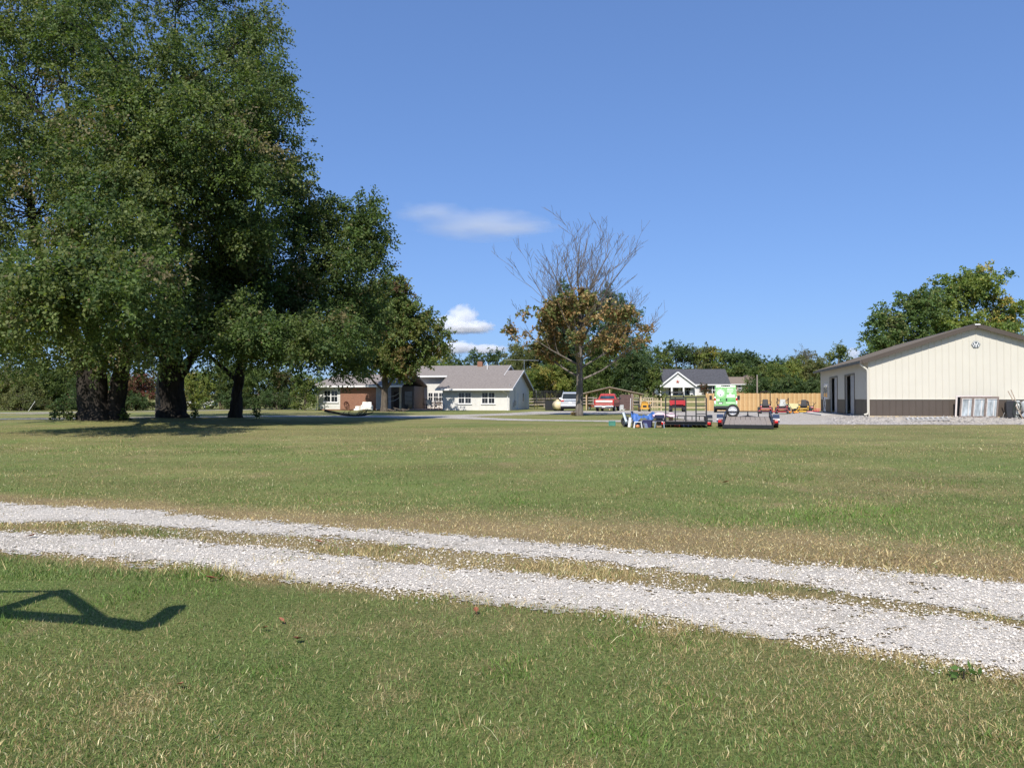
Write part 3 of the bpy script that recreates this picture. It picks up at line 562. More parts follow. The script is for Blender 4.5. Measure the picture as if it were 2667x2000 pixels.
def window(parent, x, z, w, h, y, n=1, muntin=True, frame=TRIM, fw=.09):
    """double hung window(s) on a wall facing -y; x,z lower left of the opening"""
    mb = MB(); t = .05; W = w
    mb.box(x - fw, x, y - t, y + .02, z - fw, z + h + fw); mb.box(x + W, x + W + fw, y - t, y + .02, z - fw, z + h + fw); mb.box(x, x + W, y - t, y + .02, z + h, z + h + fw); mb.box(x, x + W, y - t, y + .02, z - fw, z)
    for k in range(1, n): mb.box(x + W * k / n - fw * .7, x + W * k / n + fw * .7, y - t, y + .02, z, z + h)
    f = mb.build('window', frame, parent)
    sill = MB().box(x - fw - .05, x + W + fw + .05, y - t - .05, y + .02, z - fw - .05, z - fw); sill.build('sill', frame, f)
    for k in range(n):
        a = x + W * k / n + (fw * .7 if k else 0); b = x + W * (k + 1) / n - (fw * .7 if k < n - 1 else 0)
        MB().box(a, b, y - .012, y + .01, z, z + h * .5).build('pane', GLASS_DARK, f); MB().box(a, b, y - .018, y + .01, z + h * .5, z + h).build('pane', GLASS_DARK, f)
        r = MB().box(a, b, y - .034, y - .019, z + h * .47, z + h * .53); 
        if muntin: r.box((a + b) / 2 - .012, (a + b) / 2 + .012, y - .034, y - .019, z + .0, z + h * .47).box((a + b) / 2 - .012, (a + b) / 2 + .012, y - .034, y - .019, z + h * .53, z + h)
        r.build('muntin', frame, f)
    return f
def slab_roof(parent, name, pts, th, mat):
    """pts: quad (4 x,y,z) top surface, thickened downwards"""
    up = [Vector(p) for p in pts]; lo = [p - Vector((0, 0, th)) for p in up]; n = len(up); m = MB(); m.add(up + lo, [tuple(range(n)), tuple(reversed(range(n, 2 * n)))] + [(i, i + n, (i + 1) % n + n, (i + 1) % n) for i in range(n)]); return m.build(name, mat, parent)
def battens(parent, x0, x1, z0, z1, y, step, mat, skip=()):
    """vertical battens, one object each"""
    me = None; x = x0 + step / 2
    while x < x1:
        spans = [(z0, z1)]
        for a, b, c, d in skip:
            if a - .02 < x < b + .02: spans = [s for p, q in spans for s in ((p, min(q, c)), (max(p, d), q)) if s[1] - s[0] > .1]
        for p, q in spans: MB().box(x - .02, x + .02, y - .02, y + .005, p, q).build('batten', mat, parent)
        x += step

# ================================================================== RANCH HOUSE
HA = R(-12.0); hx, hy = -.3, 84.0; H = thing('ranch_house', 'long white ranch house with taupe shingle roof, brick panel and recessed porch', 'house', (hx, hy, .35), HA)
PT = .345
# right wing x -7.6..0, y 0..11.6
MB().box(-7.6, 0, 0, 11.6, -.3, 2.55).build('wall', SIDING, H)
MB().prism([(0, 2.551), (5.8, 4.50), (11.6, 2.551)], -.02, 0, 'yz').build('gable', SIDING, H)
W1, W2 = (-5.72, .78, 1.38, 1.15), (-3.05, .78, 1.38, 1.15)
skip = [(w[0] - .1, w[0] + w[2] + .1, w[1] - .15, w[1] + w[3] + .1) for w in (W1, W2)]
battens(H, -7.6, 0, -.2, 2.4, 0, .40, SIDING, skip)
for w in (W1, W2): window(H, w[0], w[1], w[2], w[3], 0, 2)
# lap siding boards on the shaded gable wall
for k in range(15): MB().box(0, .018, .05, 11.55, -.1 + k * .2, .075 + k * .2).build('lap_board', SIDING, H)
for k in range(6):
    z = 2.9 + k * .2; hw = (4.5 - z - .1) / PT
    if hw > .3: MB().box(0, .018, 5.8 - hw, 5.8 + hw, z, z + .175).build('lap_board', SIDING, H)
o = MB().box(0, .05, 7.3, 7.9, .85, 2.0).build('window', TRIM, H); MB().box(.05, .065, 7.38, 7.82, .92, 1.93).build('pane', GLASS_DARK, o)
o = MB().box(0, .05, 4.0, 4.9, -.05, 2.05).build('door', TRIM, H); MB().box(.05, .07, 4.1, 4.8, .02, 1.97).build('door_leaf', pm('grey_door', (.5, .52, .55), .5), o)
MB().box(0.02, .20, 2.4, 2.75, .5, 1.1).cyl((.1, 2.57, 1.1), (.1, 2.57, 3.0), .03, 8).build('electric_meter', GALV, H)
MB().box(0.02, .16, 1.8, 2.1, .35, .85).build('utility_box', GALV, H)
# main body behind, taller
MB().box(-16, -1.9, 4.6, 11.0, -.3, 4.05).build('main_wall', SIDING, H); MB().prism([(4.6, 4.051), (7.8, 5.1), (11.0, 4.051)], -1.95, -1.9, 'yz').build('gable', SIDING, H)
battens(H, -11.0, -7.6, 2.2, 4.0, 4.6, .45, SIDING)
battens(H, -11.0, -7.6, .15, 2.2, 4.6, .45, SIDING, [(-10.9, -8.95, .8, 2.2), (-8.0, -7.6, .8, 2.2)])
window(H, -10.75, 1.0, .5, .95, 4.6, 1, True, TRIM, .07); window(H, -10.08, 1.0, .5, .95, 4.6, 1, True, TRIM, .07); window(H, -9.42, 1.0, .5, .95, 4.6, 1, True, TRIM, .07); window(H, -7.95, 1.0, .3, .95, 4.6, 1, False, TRIM, .07)
# roofs
ev = 2.40
slab_roof(H, 'roof', [(-8.2, -.6, ev), (.5, -.6, ev), (.5, 5.8, ev + 6.4 * PT), (-8.2, 5.8, ev + 6.4 * PT)], .14, SHINGLE); slab_roof(H, 'roof', [(-7.4, 12.2, ev), (.5, 12.2, ev), (.5, 5.802, ev + 6.4 * PT), (-7.4, 5.802, ev + 6.4 * PT)], .14, SHINGLE)
zm = ev + (7.8 + .6) * PT
slab_roof(H, 'roof', [(-16.4, 4.0, ev + 4.6 * PT + .003), (-1.5, 4.0, ev + 4.6 * PT + .003), (-1.5, 7.8, zm + .003), (-16.4, 7.8, zm + .003)], .14, SHINGLE); slab_roof(H, 'roof', [(-16.4, 11.6, ev + 4.6 * PT), (-1.5, 11.6, ev + 4.6 * PT), (-1.5, 7.802, zm), (-16.4, 7.802, zm)], .14, SHINGLE)
MB().box(-8.25, .55, -.74, -.602, ev - .22, ev - .02).build('gutter', TRIM, H); MB().box(-16.4, -8.25, 3.88, 3.998, ev + 4.6 * PT - .2, ev + 4.6 * PT).build('gutter', TRIM, H)
for s in (0, 1):
    y0, y1 = (-.6, 5.8) if s == 0 else (12.2, 5.8); MB().bar((.53, y0, ev - .10), (.53, y1, ev + 6.4 * PT - .10), .05, .2).build('rake_board', TRIM, H)
    y0, y1 = (4.0, 7.8) if s == 0 else (11.6, 7.8); MB().bar((-1.47, y0, ev + 4.6 * PT - .08), (-1.47, y1, zm - .08), .05, .18).build('rake_board', TRIM, H)
MB().tube([(-.55, -.66, 2.2), (-.55, -.4, 2.05), (-.2, -.10, 1.85), (-.15, -.08, .1), (-.15, -.25, -.1)], .05, 8).build('downspout', TRIM, H)
# left wing
LX0, LX1, LY = -20.85, -11.1, -3.5
MB().box(LX0, -14.05, LY, 4.6, .12, 2.75).build('wall', SIDING, H); MB().box(LX0 - .02, -14.03, LY - .03, 4.6, -.3, .118).build('brick_base', BRICK, H)
MB().box(-18.2, -14.05, LY - .10, LY - .002, .119, 2.7).build('brick_panel', BRICK, H)
for k in range(9): MB().box(LX0, -18.22, LY - .022, LY - .001, .13 + k * .27, .37 + k * .27).build('lap_board', SIDING, H)
window(H, -20.1, .95, 1.55, 1.2, LY - .02, 2)
MB().box(-14.05, -11.3, 1.0, 4.6, -.3, 2.7).build('porch_wall', pm('shaded_porch_brown', (.17, .14, .115), .8, var=.2), H); MB().box(-13.7, -13.1, .93, .999, -.02, 2.05).build('door', pm('dark_door', (.05, .03, .025), .5), H); MB().box(-12.4, -11.5, .93, .999, .0, 2.1).build('sliding_door', GLASS_DARK, H)  # porch wall brown is kept dark to stand in for the shadowed interior
for x in (-14.1, -11.3): MB().box(x - .08, x + .08, LY - .02, LY + .16, -.1, 2.65).build('porch_post', TRIM if x < -13 else LUMBER, H)
el = 2.72; rz_ = el + 4.5 * .30
slab_roof(H, 'roof', [(-21.4, -4.1, el), (-10.9, -4.1, el), (-10.9, .4, rz_), (-20.2, .4, rz_)], .13, SHINGLE); slab_roof(H, 'roof', [(-20.2, .402, rz_), (-10.9, .402, rz_), (-10.9, 4.9, el), (-21.4, 4.9, el)], .13, SHINGLE); slab_roof(H, 'roof', [(-21.4, 4.9, el - .002), (-21.4, -4.1, el - .002), (-20.2, .4, rz_ - .003)], .13, SHINGLE)
MB().box(-21.45, -10.85, -4.24, -4.102, el - .2, el - .01).build('gutter', TRIM, H)
MB().tube([(-20.9, -4.1, 2.5), (-20.95, -3.65, 2.3), (-20.95, -3.6, .2), (-21.1, -3.8, -.1)], .05, 8).build('downspout', TRIM, H)
MB().box(-14.05, -7.6, -1.6, 4.6, -.3, .12).build('porch_slab', pm('brick_paver', (.42, .27, .21), .9, var=.2, scale=6), H)
MB().box(-5.5, -4.9, 7.3, 7.8, 5.0, 5.75).build('chimney', BRICK, H); MB().box(-5.35, -5.05, 7.4, 7.7, 5.75, 5.95).build('chimney_cap', BLACK_STEEL, H)
MB().cyl((-4.0, 6.2, 4.4), (-4.0, 6.2, 5.45), .05, 10).build('vent_pipe', TRIM, H)
a = MB().cyl((-.2, 9.5, 2.5), (-.2, 9.5, 5.95), .025, 6); a.cyl((-2.6, 9.5, 6.05), (1.6, 9.6, 5.9), .025, 6)
for k in range(9): a.cyl((-2.5 + k * .48, 9.5 - .35 - .03 * k, 6.05 - k * .015), (-2.5 + k * .48, 9.5 + .35 + .03 * k, 6.05 - k * .015), .014, 5)
a.build('television_antenna', ALU, H)
def hw(x, y, z=0): 
    c, s = math.cos(HA), math.sin(HA); return (hx + c * x - s * y, hy + s * x + c * y, .35 + z)
# things at the ranch house
t = thing('garden_hose', 'coiled dark garden hose hanging on the brick panel', 'hose', hw(-17.4, LY - .2, 0), HA); m = MB()
for k in range(5): m.ring((0, -.02 - .02 * k, .62 + .02 * k), (0, 1, 0), .26 + .015 * (k % 3), .018, 18, 5)
m.tube([(.25, -.05, .6), (.3, -.1, .2), (.35, -.2, .02), (.8, -.5, .02)], .018, 6).build('hose', pm('dark_red_hose', (.10, .035, .03), .6), t); MB().box(-.06, .06, 0, .08, .85, .95).cyl((0, .04, 0), (0, .04, .85), .02, 6).build('hose_stand', BLACK_STEEL, t)
t = thing('armchair', 'bulky white upholstered armchair left out by the brick panel', 'armchair', hw(-14.7, LY - 1.0, -.02), HA + R(20)); WH = pm('white_vinyl', (.80, .77, .70), .6, var=.06)
MB().box(-.5, .5, -.45, .45, .12, .45).build('seat', WH, t, bevel=.06); MB().box(-.5, .5, .25, .5, .3, .95).build('backrest', WH, t, bevel=.08)
for x in (-.62, .45): MB().box(x, x + .2, -.45, .45, .08, .62).build('armrest', WH, t, bevel=.06)
for x in (-.5, .5):
    for y in (-.4, .4): MB().cyl((x, y, 0), (x, y, .13), .03, 8).build('leg', BLACK_STEEL, t)
t = thing('foam_cushion', 'loose white cushion lying on the ground by the armchair', 'cushion', hw(-15.7, LY - 1.1, -.02), HA + R(-14)); MB().box(-.35, .35, -.3, .3, 0, .22).build('cushion_body', WH, t, bevel=.07); MB().box(-.2, .3, -.25, .2, .2, .5).build('cushion_top', WH, t, bevel=.08)
t = thing('firewood_pile', 'heap of brush and split wood at the foot of the maple', 'firewood', on_ground(1030, 75.3), 0); random.seed(4)
for k in range(14):
    x = random.uniform(-.7, 1.1); y = random.uniform(-.3, .4); z = random.uniform(.05, .32) * (1 - abs(x) * .4); a = random.uniform(0, 3.14); MB().cyl((x - .35 * math.cos(a), y - .35 * math.sin(a), max(.04, z - .05)), (x + .35 * math.cos(a), y + .35 * math.sin(a), z + random.uniform(0, .2)), random.uniform(.03, .07), 7).build('log', BARK_MID, t)
def rocking_chair(label, loc, rz):
    t = thing('rocking_chair', label, 'chair', loc, rz, 'rocking chairs on the ranch house porch'); M_ = pm('dark_brown_chair', (.035, .028, .024), .5)
    MB().box(-.27, .27, -.25, .25, .40, .44).build('seat', M_, t)
    m = MB(); [m.box(-.25 + k * .1, -.21 + k * .1, .23, .26, .44, 1.08) for k in range(6)]; m.box(-.29, .29, .22, .27, 1.06, 1.16).build('backrest', M_, t)
    for x in (-.27, .27):
        MB().tube([(x, -.45, .10), (x, -.2, .03), (x, .1, .02), (x, .4, .07), (x, .6, .15)], .022, 6).build('rocker', M_, t); MB().box(x - .03, x + .03, -.3, .25, .62, .65).build('armrest', M_, t)
        for y in (-.22, .22): MB().cyl((x, y, .04), (x, y, .63), .02, 6).build('leg', M_, t)
rocking_chair('dark rocking chair on the porch under the triple windows', hw(-10.3, 2.2, .12), R(30)); rocking_chair('dark rocking chair on the porch behind the bicycles', hw(-8.9, 2.4, .12), R(-20))
t = thing('folding_chair', 'pale fabric patio chair with dark frame on the porch', 'chair', hw(-9.55, 1.2, .12), R(10)); CF = pm('beige_sling', (.62, .58, .48), .8)
MB().box(-.28, .28, -.25, .25, .38, .41).build('seat', CF, t); MB().box(-.28, .28, .24, .28, .45, 1.05).build('backrest', CF, t); m = MB()
for x in (-.31, .31): m.tube([(x, -.3, 0), (x, -.27, .6), (x, .2, .62)], .018, 6).tube([(x, .4, 0), (x, .22, .4), (x, .3, 1.1)], .018, 6)
m.build('frame', BLACK_STEEL, t)
def bicycle(label, loc, rz, c):
    t = thing('bicycle', label, 'bicycle', loc, rz, 'bicycles on the porch'); fm = pm('bike_' + label[:6].strip(), c, .35); 
    for x in (-.5, .5):
        w = MB().ring((x, 0, .32), (0, 1, 0), .30, .022, 20, 6).build('wheel', RUBBER, t); sp = MB()
        for k in range(8): sp.cyl((x, 0, .32), (x + .29 * math.cos(k * .785), 0, .32 + .29 * math.sin(k * .785)), .004, 4)
        sp.cyl((x, -.04, .32), (x, .04, .32), .03, 8).build('spokes', ALU, w)
    MB().tube([(-.5, 0, .32), (-.12, 0, .30), (.36, 0, .72), (-.2, 0, .62), (-.12, 0, .30)], .022, 6).tube([(-.5, 0, .32), (-.2, 0, .62)], .016, 6).build('frame', fm, t)
    MB().tube([(.33, 0, .85), (.37, 0, .68), (.5, 0, .32)], .02, 6).build('fork', fm, t); MB().tube([(.25, -.28, .92), (.34, -.1, .88), (.34, .1, .88), (.25, .28, .92)], .014, 6).build('handlebar', BLACK_STEEL, t)
    MB().loft([[(-.36, -.07, .78), (-.36, .07, .78), (-.36, .05, .84), (-.36, -.05, .84)], [(-.1, -.02, .79), (-.1, .02, .79), (-.1, .015, .82), (-.1, -.015, .82)]]).cyl((-.22, 0, .6), (-.24, 0, .8), .014, 6).build('saddle', BLACK_STEEL, t)
    MB().cyl((-.12, -.05, .30), (-.12, .05, .30), .07, 12).bar((-.12, .06, .3), (-.05, .06, .16), .02).bar((-.12, -.06, .3), (-.19, -.06, .44), .02).build('crank', BLACK_STEEL, t)
bicycle('orange red bicycle leaning at the corner of the white wing', hw(-8.0, -.7, .12), HA + R(6), (.62, .10, .04)); bicycle('silver blue bicycle parked behind the orange red one', hw(-8.75, .0, .12), HA + R(-12), (.42, .50, .62))
t = thing('hammock', 'pale rope hammock slung between porch post and maple', 'hammock', hw(-12.7, LY + .3, 0), HA); m = MB()
for dz in (0, -.5): m.tube([(-1.3, .6 * (dz != 0), 1.75 + dz), (-.7, .2, 1.5 + dz), (0, .1, 1.46 + dz), (.7, 0, 1.6 + dz), (1.35, -.1, 1.98 + dz)], .02, 6)
m.build('rope', pm('rope_white', (.75, .73, .68), .9), t)
b = on_ground(800, 82)

# ================================================================== METAL BARN
B = thing('metal_barn', 'cream metal pole barn with dark brown wainscot and brown roof', 'barn', (BARN_O[0], BARN_O[1], BARN_Z), BARN_A)
BH, BP = 3.07, .327; NP = 32; pw = BARN_W / NP; WZ = .92
def roof_z(u): return BH + min(u, BARN_W - u) * BP
DOORS = [(4.0, 6.93, 2.38), (9.72, 12.6, 2.38)]; ENTRY = (14.7, 15.75, 2.1)
def panel(parent, x, w, z0, z1a, z1b, mat, name, side=False):
    """one ribbed sheet: flat face with a raised rib along its left edge"""
    t, r = .012, .017; pr = [(0, -t), (.012, -t - r), (.045, -t - r), (.057, -t), (w, -t), (w, 0), (0, 0)]
    m = MB(); f = (lambda a, b, z: (b, a, z)) if side else (lambda a, b, z: (a, b, z))
    zt = lambda a: z1a + (z1b - z1a) * a / w
    m.loft([[f(x + a, b, z0) for a, b in pr], [f(x + a, b, zt(a)) for a, b in pr]]); return m.build(name, mat, parent)
for k in range(NP):
    x = k * pw; panel(B, x, pw, WZ + .03, roof_z(x) - .02, roof_z(x + pw) - .02, CREAM, 'wall_panel'); panel(B, x, pw, .02, WZ - .01, WZ - .01, BROWN_STEEL, 'wainscot_panel')
MB().box(0, BARN_W, -.05, -.001, WZ - .012, WZ + .03).build('trim_strip', CREAM, B)
ns = 51; ps = BARN_L / ns
for k in range(ns):
    y = k * ps; yc = y + ps / 2; z0, z1 = WZ + .03, BH - .03; lo = True
    for a, b, h in DOORS + [ENTRY]:
        if a < yc < b: z0 = max(z0, h + .05); lo = False
    if z1 - z0 > .05: panel(B, y, ps, z0, z1, z1, CREAM, 'wall_panel', True)
    if lo: panel(B, y, ps, .02, WZ - .01, WZ - .01, BROWN_STEEL, 'wainscot_panel', True)
# shell behind the sheets
m = MB(); m.prism([(0.003, .01), (BARN_W - .003, .01), (BARN_W - .003, BH - .05), (BARN_W / 2, roof_z(BARN_W / 2) - .08), (0.003, BH - .05)], .002, .10, 'xz'); m.prism([(0.003, .01), (BARN_W - .003, .01), (BARN_W - .003, BH - .05), (BARN_W / 2, roof_z(BARN_W / 2) - .08), (0.003, BH - .05)], BARN_L - .1, BARN_L, 'xz'); m.box(BARN_W - .1, BARN_W, .10, BARN_L - .1, .01, BH - .05)
yy = .10
for a, b, h in sorted(DOORS + [ENTRY]): m.box(.002, .1, yy, a, .01, BH - .05); m.box(.002, .1, a, b, h, BH - .05); yy = b
m.box(.002, .1, yy, BARN_L - .1, .01, BH - .05); m.build('wall_core', CREAM, B)
MB().box(.1, BARN_W - .1, .1, BARN_L - .1, -.2, .005).build('floor_slab', CONCRETE, B)
GREY_DOOR = pm('grey_panel_door', (.34, .34, .34), .5, var=.08)
for a, b, h in DOORS:
    d = MB().box(.05, .09, a, a + (b - a) * .52, .03, h).build('sliding_door', GREY_DOOR, B); r = MB(); [r.box(.035, .05, a + .02, a + (b - a) * .5, .03 + k * .55, .06 + k * .55) for k in range(5)]; r.build('door_rib', GREY_DOOR, d)
    MB().box(-.04, .02, a - .1, a - .002, .02, h + .08).box(-.04, .02, b + .002, b + .1, .02, h + .08).box(-.04, .02, a - .1, b + .1, h + .002, h + .1).build('door_trim', BROWN_STEEL, B)
a, b, h = ENTRY; d = MB().box(.02, .07, a + .02, b - .02, .02, h - .02).build('entry_door', TRIM, B); MB().bar((.012, a + .1, .2), (.012, b - .1, .95), .02, .06).bar((.012, b - .1, .2), (.012, a + .1, .95), .02, .06).build('crossbuck', BROWN_STEEL, d); MB().box(.005, .02, a + .15, b - .15, 1.1, 1.9).build('pane', GLASS_DARK, d); MB().cyl((0.02, b - .1, 1.0), (-.05, b - .1, 1.0), .03, 8).build('handle', BLACK_STEEL, d)
o = MB().box(-.05, .0, 13.45, 14.35, .95, 2.05).build('window', TRIM, B); MB().box(-.06, -.05, 13.55, 14.25, 1.05, 1.95).build('pane', GLASS_DARK, o)
# base board, corner trim
MB().box(-.02, BARN_W + .02, -.06, -.002, -.10, .018).build('skirt_board', LUMBER, B); MB().box(-.06, -.002, 0, 3.85, -.12, .018).build('skirt_board', LUMBER, B); MB().box(-.05, -.002, -.05, .02, .02, BH - .05).build('corner_trim', CREAM, B)
# roof: ribbed sheets, overhang
OH, OG = .40, .30; et = BH - OH * BP
RN = 26
for side in (0, 1):
    m = MB(); x0, x1 = (-OH, BARN_W / 2) if side == 0 else (BARN_W + OH, BARN_W / 2 + .0); z0, z1 = et + .12, roof_z(BARN_W / 2) + .12
    slab_roof(B, 'roof', [(x0, -OG, z0), (x1, -OG, z1), (x1, BARN_L + OG, z1), (x0, BARN_L + OG, z0)], .06, ROOF_STEEL)
    for k in range(int((BARN_L + 2 * OG) / .3)): 
        y = -OG + .02 + k * .3; m.add([(x0, y, z0 + .001), (x0, y + .04, z0 + .001), (x1, y + .04, z1 + .001), (x1, y, z1 + .001), (x0, y + .01, z0 + .025), (x0, y + .03, z0 + .025), (x1, y + .03, z1 + .025), (x1, y + .01, z1 + .025)], ((4, 5, 6, 7), (0, 4, 7, 3), (1, 2, 6, 5), (0, 1, 5, 4)))
    m.build('roof_rib', ROOF_STEEL, B)
    MB().bar((x0, -OG - .015, z0 - .09), (x1, -OG - .015, z1 - .09), .03, .22).build('rake_trim', ROOF_STEEL, B); MB().bar((x0, -OG / 2, z0 - .075), (x1, -OG / 2, z1 - .075), OG - .03, .02).build('soffit', BROWN_STEEL, B)
MB().box(-OH - .12, -OH - .002, -OG, BARN_L + OG, et - .05, et + .09).build('gutter', BROWN_STEEL, B)
MB().add([(BARN_W / 2 - .3, -OG - .04, roof_z(BARN_W / 2) + .13 - .095), (BARN_W / 2, -OG - .04, roof_z(BARN_W / 2) + .16), (BARN_W / 2 + .3, -OG - .04, roof_z(BARN_W / 2) + .13 - .095), (BARN_W / 2 + .3, BARN_L + OG, roof_z(BARN_W / 2) + .13 - .095), (BARN_W / 2, BARN_L + OG, roof_z(BARN_W / 2) + .16), (BARN_W / 2 - .3, BARN_L + OG, roof_z(BARN_W / 2) + .13 - .095)], ((0, 1, 4, 5), (1, 2, 3, 4))).build('ridge_cap', ROOF_STEEL, B)
MB().box(BARN_W / 2 - .13, BARN_W / 2 + .13, -OG - .06, -OG - .042, roof_z(BARN_W / 2) + .05, roof_z(BARN_W / 2) + .11).build('ridge_vent_end', TRIM, B)
MB().tube([(-OH - .06, -.12, et), (-OH - .06, -.12, et - .12), (-.13, -.13, et - .40), (-.10, -.13, et - .55), (-.10, -.13, .22), (-.13, -.13, .12), (-.30, -.15, .08)], .05, 10).build('downspout', CREAM, B)
# hexagon emblem with an M
ex, ez = BARN_W / 2, roof_z(BARN_W / 2) - .95; GD = pm('emblem_grey', (.06, .075, .08), .4); er = .22
hexa = lambda r: [(ex + r * math.cos(R(60 * k)) * 1.0, ez + r * .9 * math.sin(R(60 * k))) for k in range(6)]
e = MB().prism(hexa(er), -.060, -.042, 'xz').build('emblem', GD, B); MB().prism(hexa(er * .92), -.068, -.061, 'xz').build('emblem_face', TRIM, e)
mm = MB(); s_ = er * .98
for poly in ([(-.20, -.62), (-.60, -.62), (-.74, -.10), (-.74, .02), (-.34, .60)], ):
    pass
def epoly(P): mm.prism([(ex + a * s_, ez + b * s_) for a, b in P], -.076, -.069, 'xz')
epoly([(-.40, .62), (.40, .62), (.0, .02)]); epoly([(-.50, -.66), (-.10, -.66), (-.16, -.05), (-.26, .12)]); epoly([(.50, -.66), (.10, -.66), (.16, -.05), (.26, .12)]); epoly([(-.80, 0), (-.62, -.34), (-.40, .30), (-.50, .50)]); epoly([(.80, 0), (.62, -.34), (.40, .30), (.50, .50)])
mm.build('emblem_letter', GD, e)
def bw(u, v): p = BARN_O + BARN_X * u + BARN_Y * v; return (p[0], p[1], gz(*p))
# concrete apron by the doors
ap = MB().box(-1.5, -.15, 6.6, 15.2, -.4, -.03).build('door_apron', CONCRETE, None); ap.location = (BARN_O[0], BARN_O[1], BARN_Z - .02); ap.rotation_euler = (0, 0, BARN_A); tag(ap, kind='structure')
# leaning triple sash and white frame behind it
def leaning(name, label, u, w, h, lean, v, bits, cat, tilt=0):
    x, y, z = bw(u, v); o = thing(name, label, cat, (x, y, z + .02), BARN_A); o.rotation_euler = (-lean, tilt, BARN_A); bits(o, w, h); return o
DIRTY = pm('dusty_window_glass', (.42, .47, .50), .12, var=.45, scale=2.2, spec=.7, stretch=(3, 1, .8)); FRB = pm('weathered_brown_frame', (.23, .18, .155), .7, var=.2, scale=8)
def sash(o, w, h):
    f = .07; m = MB(); m.box(0, w, -.03, .05, 0, f).box(0, w, -.03, .05, h - f, h).box(0, f, -.03, .05, f, h - f).box(w - f, w, -.03, .05, f, h - f).build('frame', FRB, o)
    for k in (1, 2): MB().box(w * k / 3 - .05, w * k / 3 + .05, -.03, .05, f, h - f).build('mullion', FRB, o)
    for k in range(3):
        a = w * k / 3 + (f if k == 0 else .05); b_ = w * (k + 1) / 3 - (f if k == 2 else .05)
        MB().box(a, b_, .005, .02, f, h - f).build('pane', DIRTY, o); MB().box(a, a + .05, -.02, .004, f, h - f).box(a + .05, b_, -.02, .004, h - f - .06, h - f).build('glazing_bead', pm('aged_white', (.62, .58, .55), .6, var=.2), o); MB().box(b_ - .16, b_ - .10, -.012, .004, f + .02, h - f - .12).build('sash_stop', WHITE, o)
leaning('window_sash', 'brown framed triple window leaning on the barn wall', 4.30, 1.80, 1.12, -R(14), -.40, sash, 'window', R(0))
def oldframe(o, w, h): MB().box(0, w, -.02, .03, 0, .06).box(0, w, -.02, .03, h - .06, h).box(0, .08, -.02, .03, .06, h - .06).box(w - .08, w, -.02, .03, .06, h - .06).build('frame', pm('pinkish_white', (.74, .66, .62), .6, var=.1), o); MB().box(.08, w - .08, .0, .012, .06, h - .06).build('pane', GLASS_DARK, o)
leaning('window_frame', 'white window frame leaning behind the brown triple window', 4.14, 1.70, 1.16, -R(11), -.24, oldframe, 'window')
# wheelbarrow tipped on end against the wall
x, y, z = bw(6.62, -.95); t = thing('wheelbarrow', 'black wheelbarrow stood up on its nose against the barn', 'wheelbarrow', (x, y, z), BARN_A)
tub = [[(sx * w_, d_, h_) for sx, d_ in ((-1, -.02), (1, -.02), (1, dp), (-1, dp))] for h_, w_, dp in ((.02, .20, .10), (.12, .30, .28), (.5, .34, .34), (.82, .33, .26), (.92, .26, .08))]
MB().loft([[(px * .68 - .06, py * .9, pz) for px, py, pz in lp] for lp in tub]).build('tray', pm('black_poly_tray', (.022, .022, .025), .5, var=.2), t, True, .02)
for s in (0, .2): MB().bar((.42 + s * .5, -.12 + s, .0), (-.16 + s * .9, .12 + s * .6, 1.42 + s * .35), .035, .04).build('handle', pm('handle_wood', (.33, .25, .19), .8), t)
w = MB().ring((.50, .0, .19), (.25, 1, 0), .145, .05, 20, 8).build('tyre', RUBBER, t); MB().cyl((.488, -.05, .19), (.512, .05, .19), .09, 12).build('rim', ALU, w)
MB().tube([(-.3, .1, .6), (.1, .35, .35), (.42, .2, .1)], .018, 6).tube([(-.35, .05, .3), (-.5, -.06, .02)], .02, 6).build('undercarriage', BLACK_STEEL, t)
for i, (u, lab) in enumerate(((6.92, 'white plastic drum standing behind the wheelbarrow'), (7.50, 'big translucent white tank standing beside the wheelbarrow'))):
    x, y, z = bw(u, -.42 if i == 0 else -.85); r_ = .24 if i == 0 else .42; t = thing('plastic_tank', lab, 'tank', (x, y, z), BARN_A); PW = pm('milky_plastic', (.72, .75, .74), .4, var=.05)
    MB().lathe((0, 0, 0), (0, 0, 1), [(0, r_ * .94), (.05, r_), (.3, r_), (.33, r_ * .97), (.36, r_), (.8, r_), (.86, r_ * .95), (.90, r_ * .7)], 24).build('body', PW, t, True); MB().cyl((0.08, 0, .9), (.08, 0, .95), .06, 12).build('cap', BLACK_STEEL, t)
x, y, z = bw(6.82, -1.02); t = thing('hose_coil', 'dark hose looped over the wheelbarrow wheel', 'hose', (x, y, z), BARN_A); m = MB()
for k in range(3): m.ring((0, .02 * k, .62 + .07 * k), (.2, 1, .15), .17 - .02 * k, .016, 18, 6)
m.tube([(-.16, 0, .6), (-.2, -.02, .3), (-.1, -.05, .02)], .016, 6).build('hose', pm('green_black_hose', (.03, .045, .035), .5), t)
# aluminium loading ramp lying on the gravel
x, y, z = bw(1.35, -2.2); t = thing('loading_ramp', 'white aluminium loading ramp lying on the gravel by the barn', 'ramp', (x, y, z + .04), BARN_A + R(1)); t.rotation_euler = (R(13), R(-2), BARN_A + R(1)); L_ = 2.0
MB().box(0, L_, -.02, .03, -.02, .06).build('rail', ALU, t); MB().box(0, L_, .37, .42, -.02, .06).build('rail', ALU, t)
for k in range(9): MB().box(.08 + k * .235, .17 + k * .235, .03, .37, .0, .035).build('rung', ALU, t)

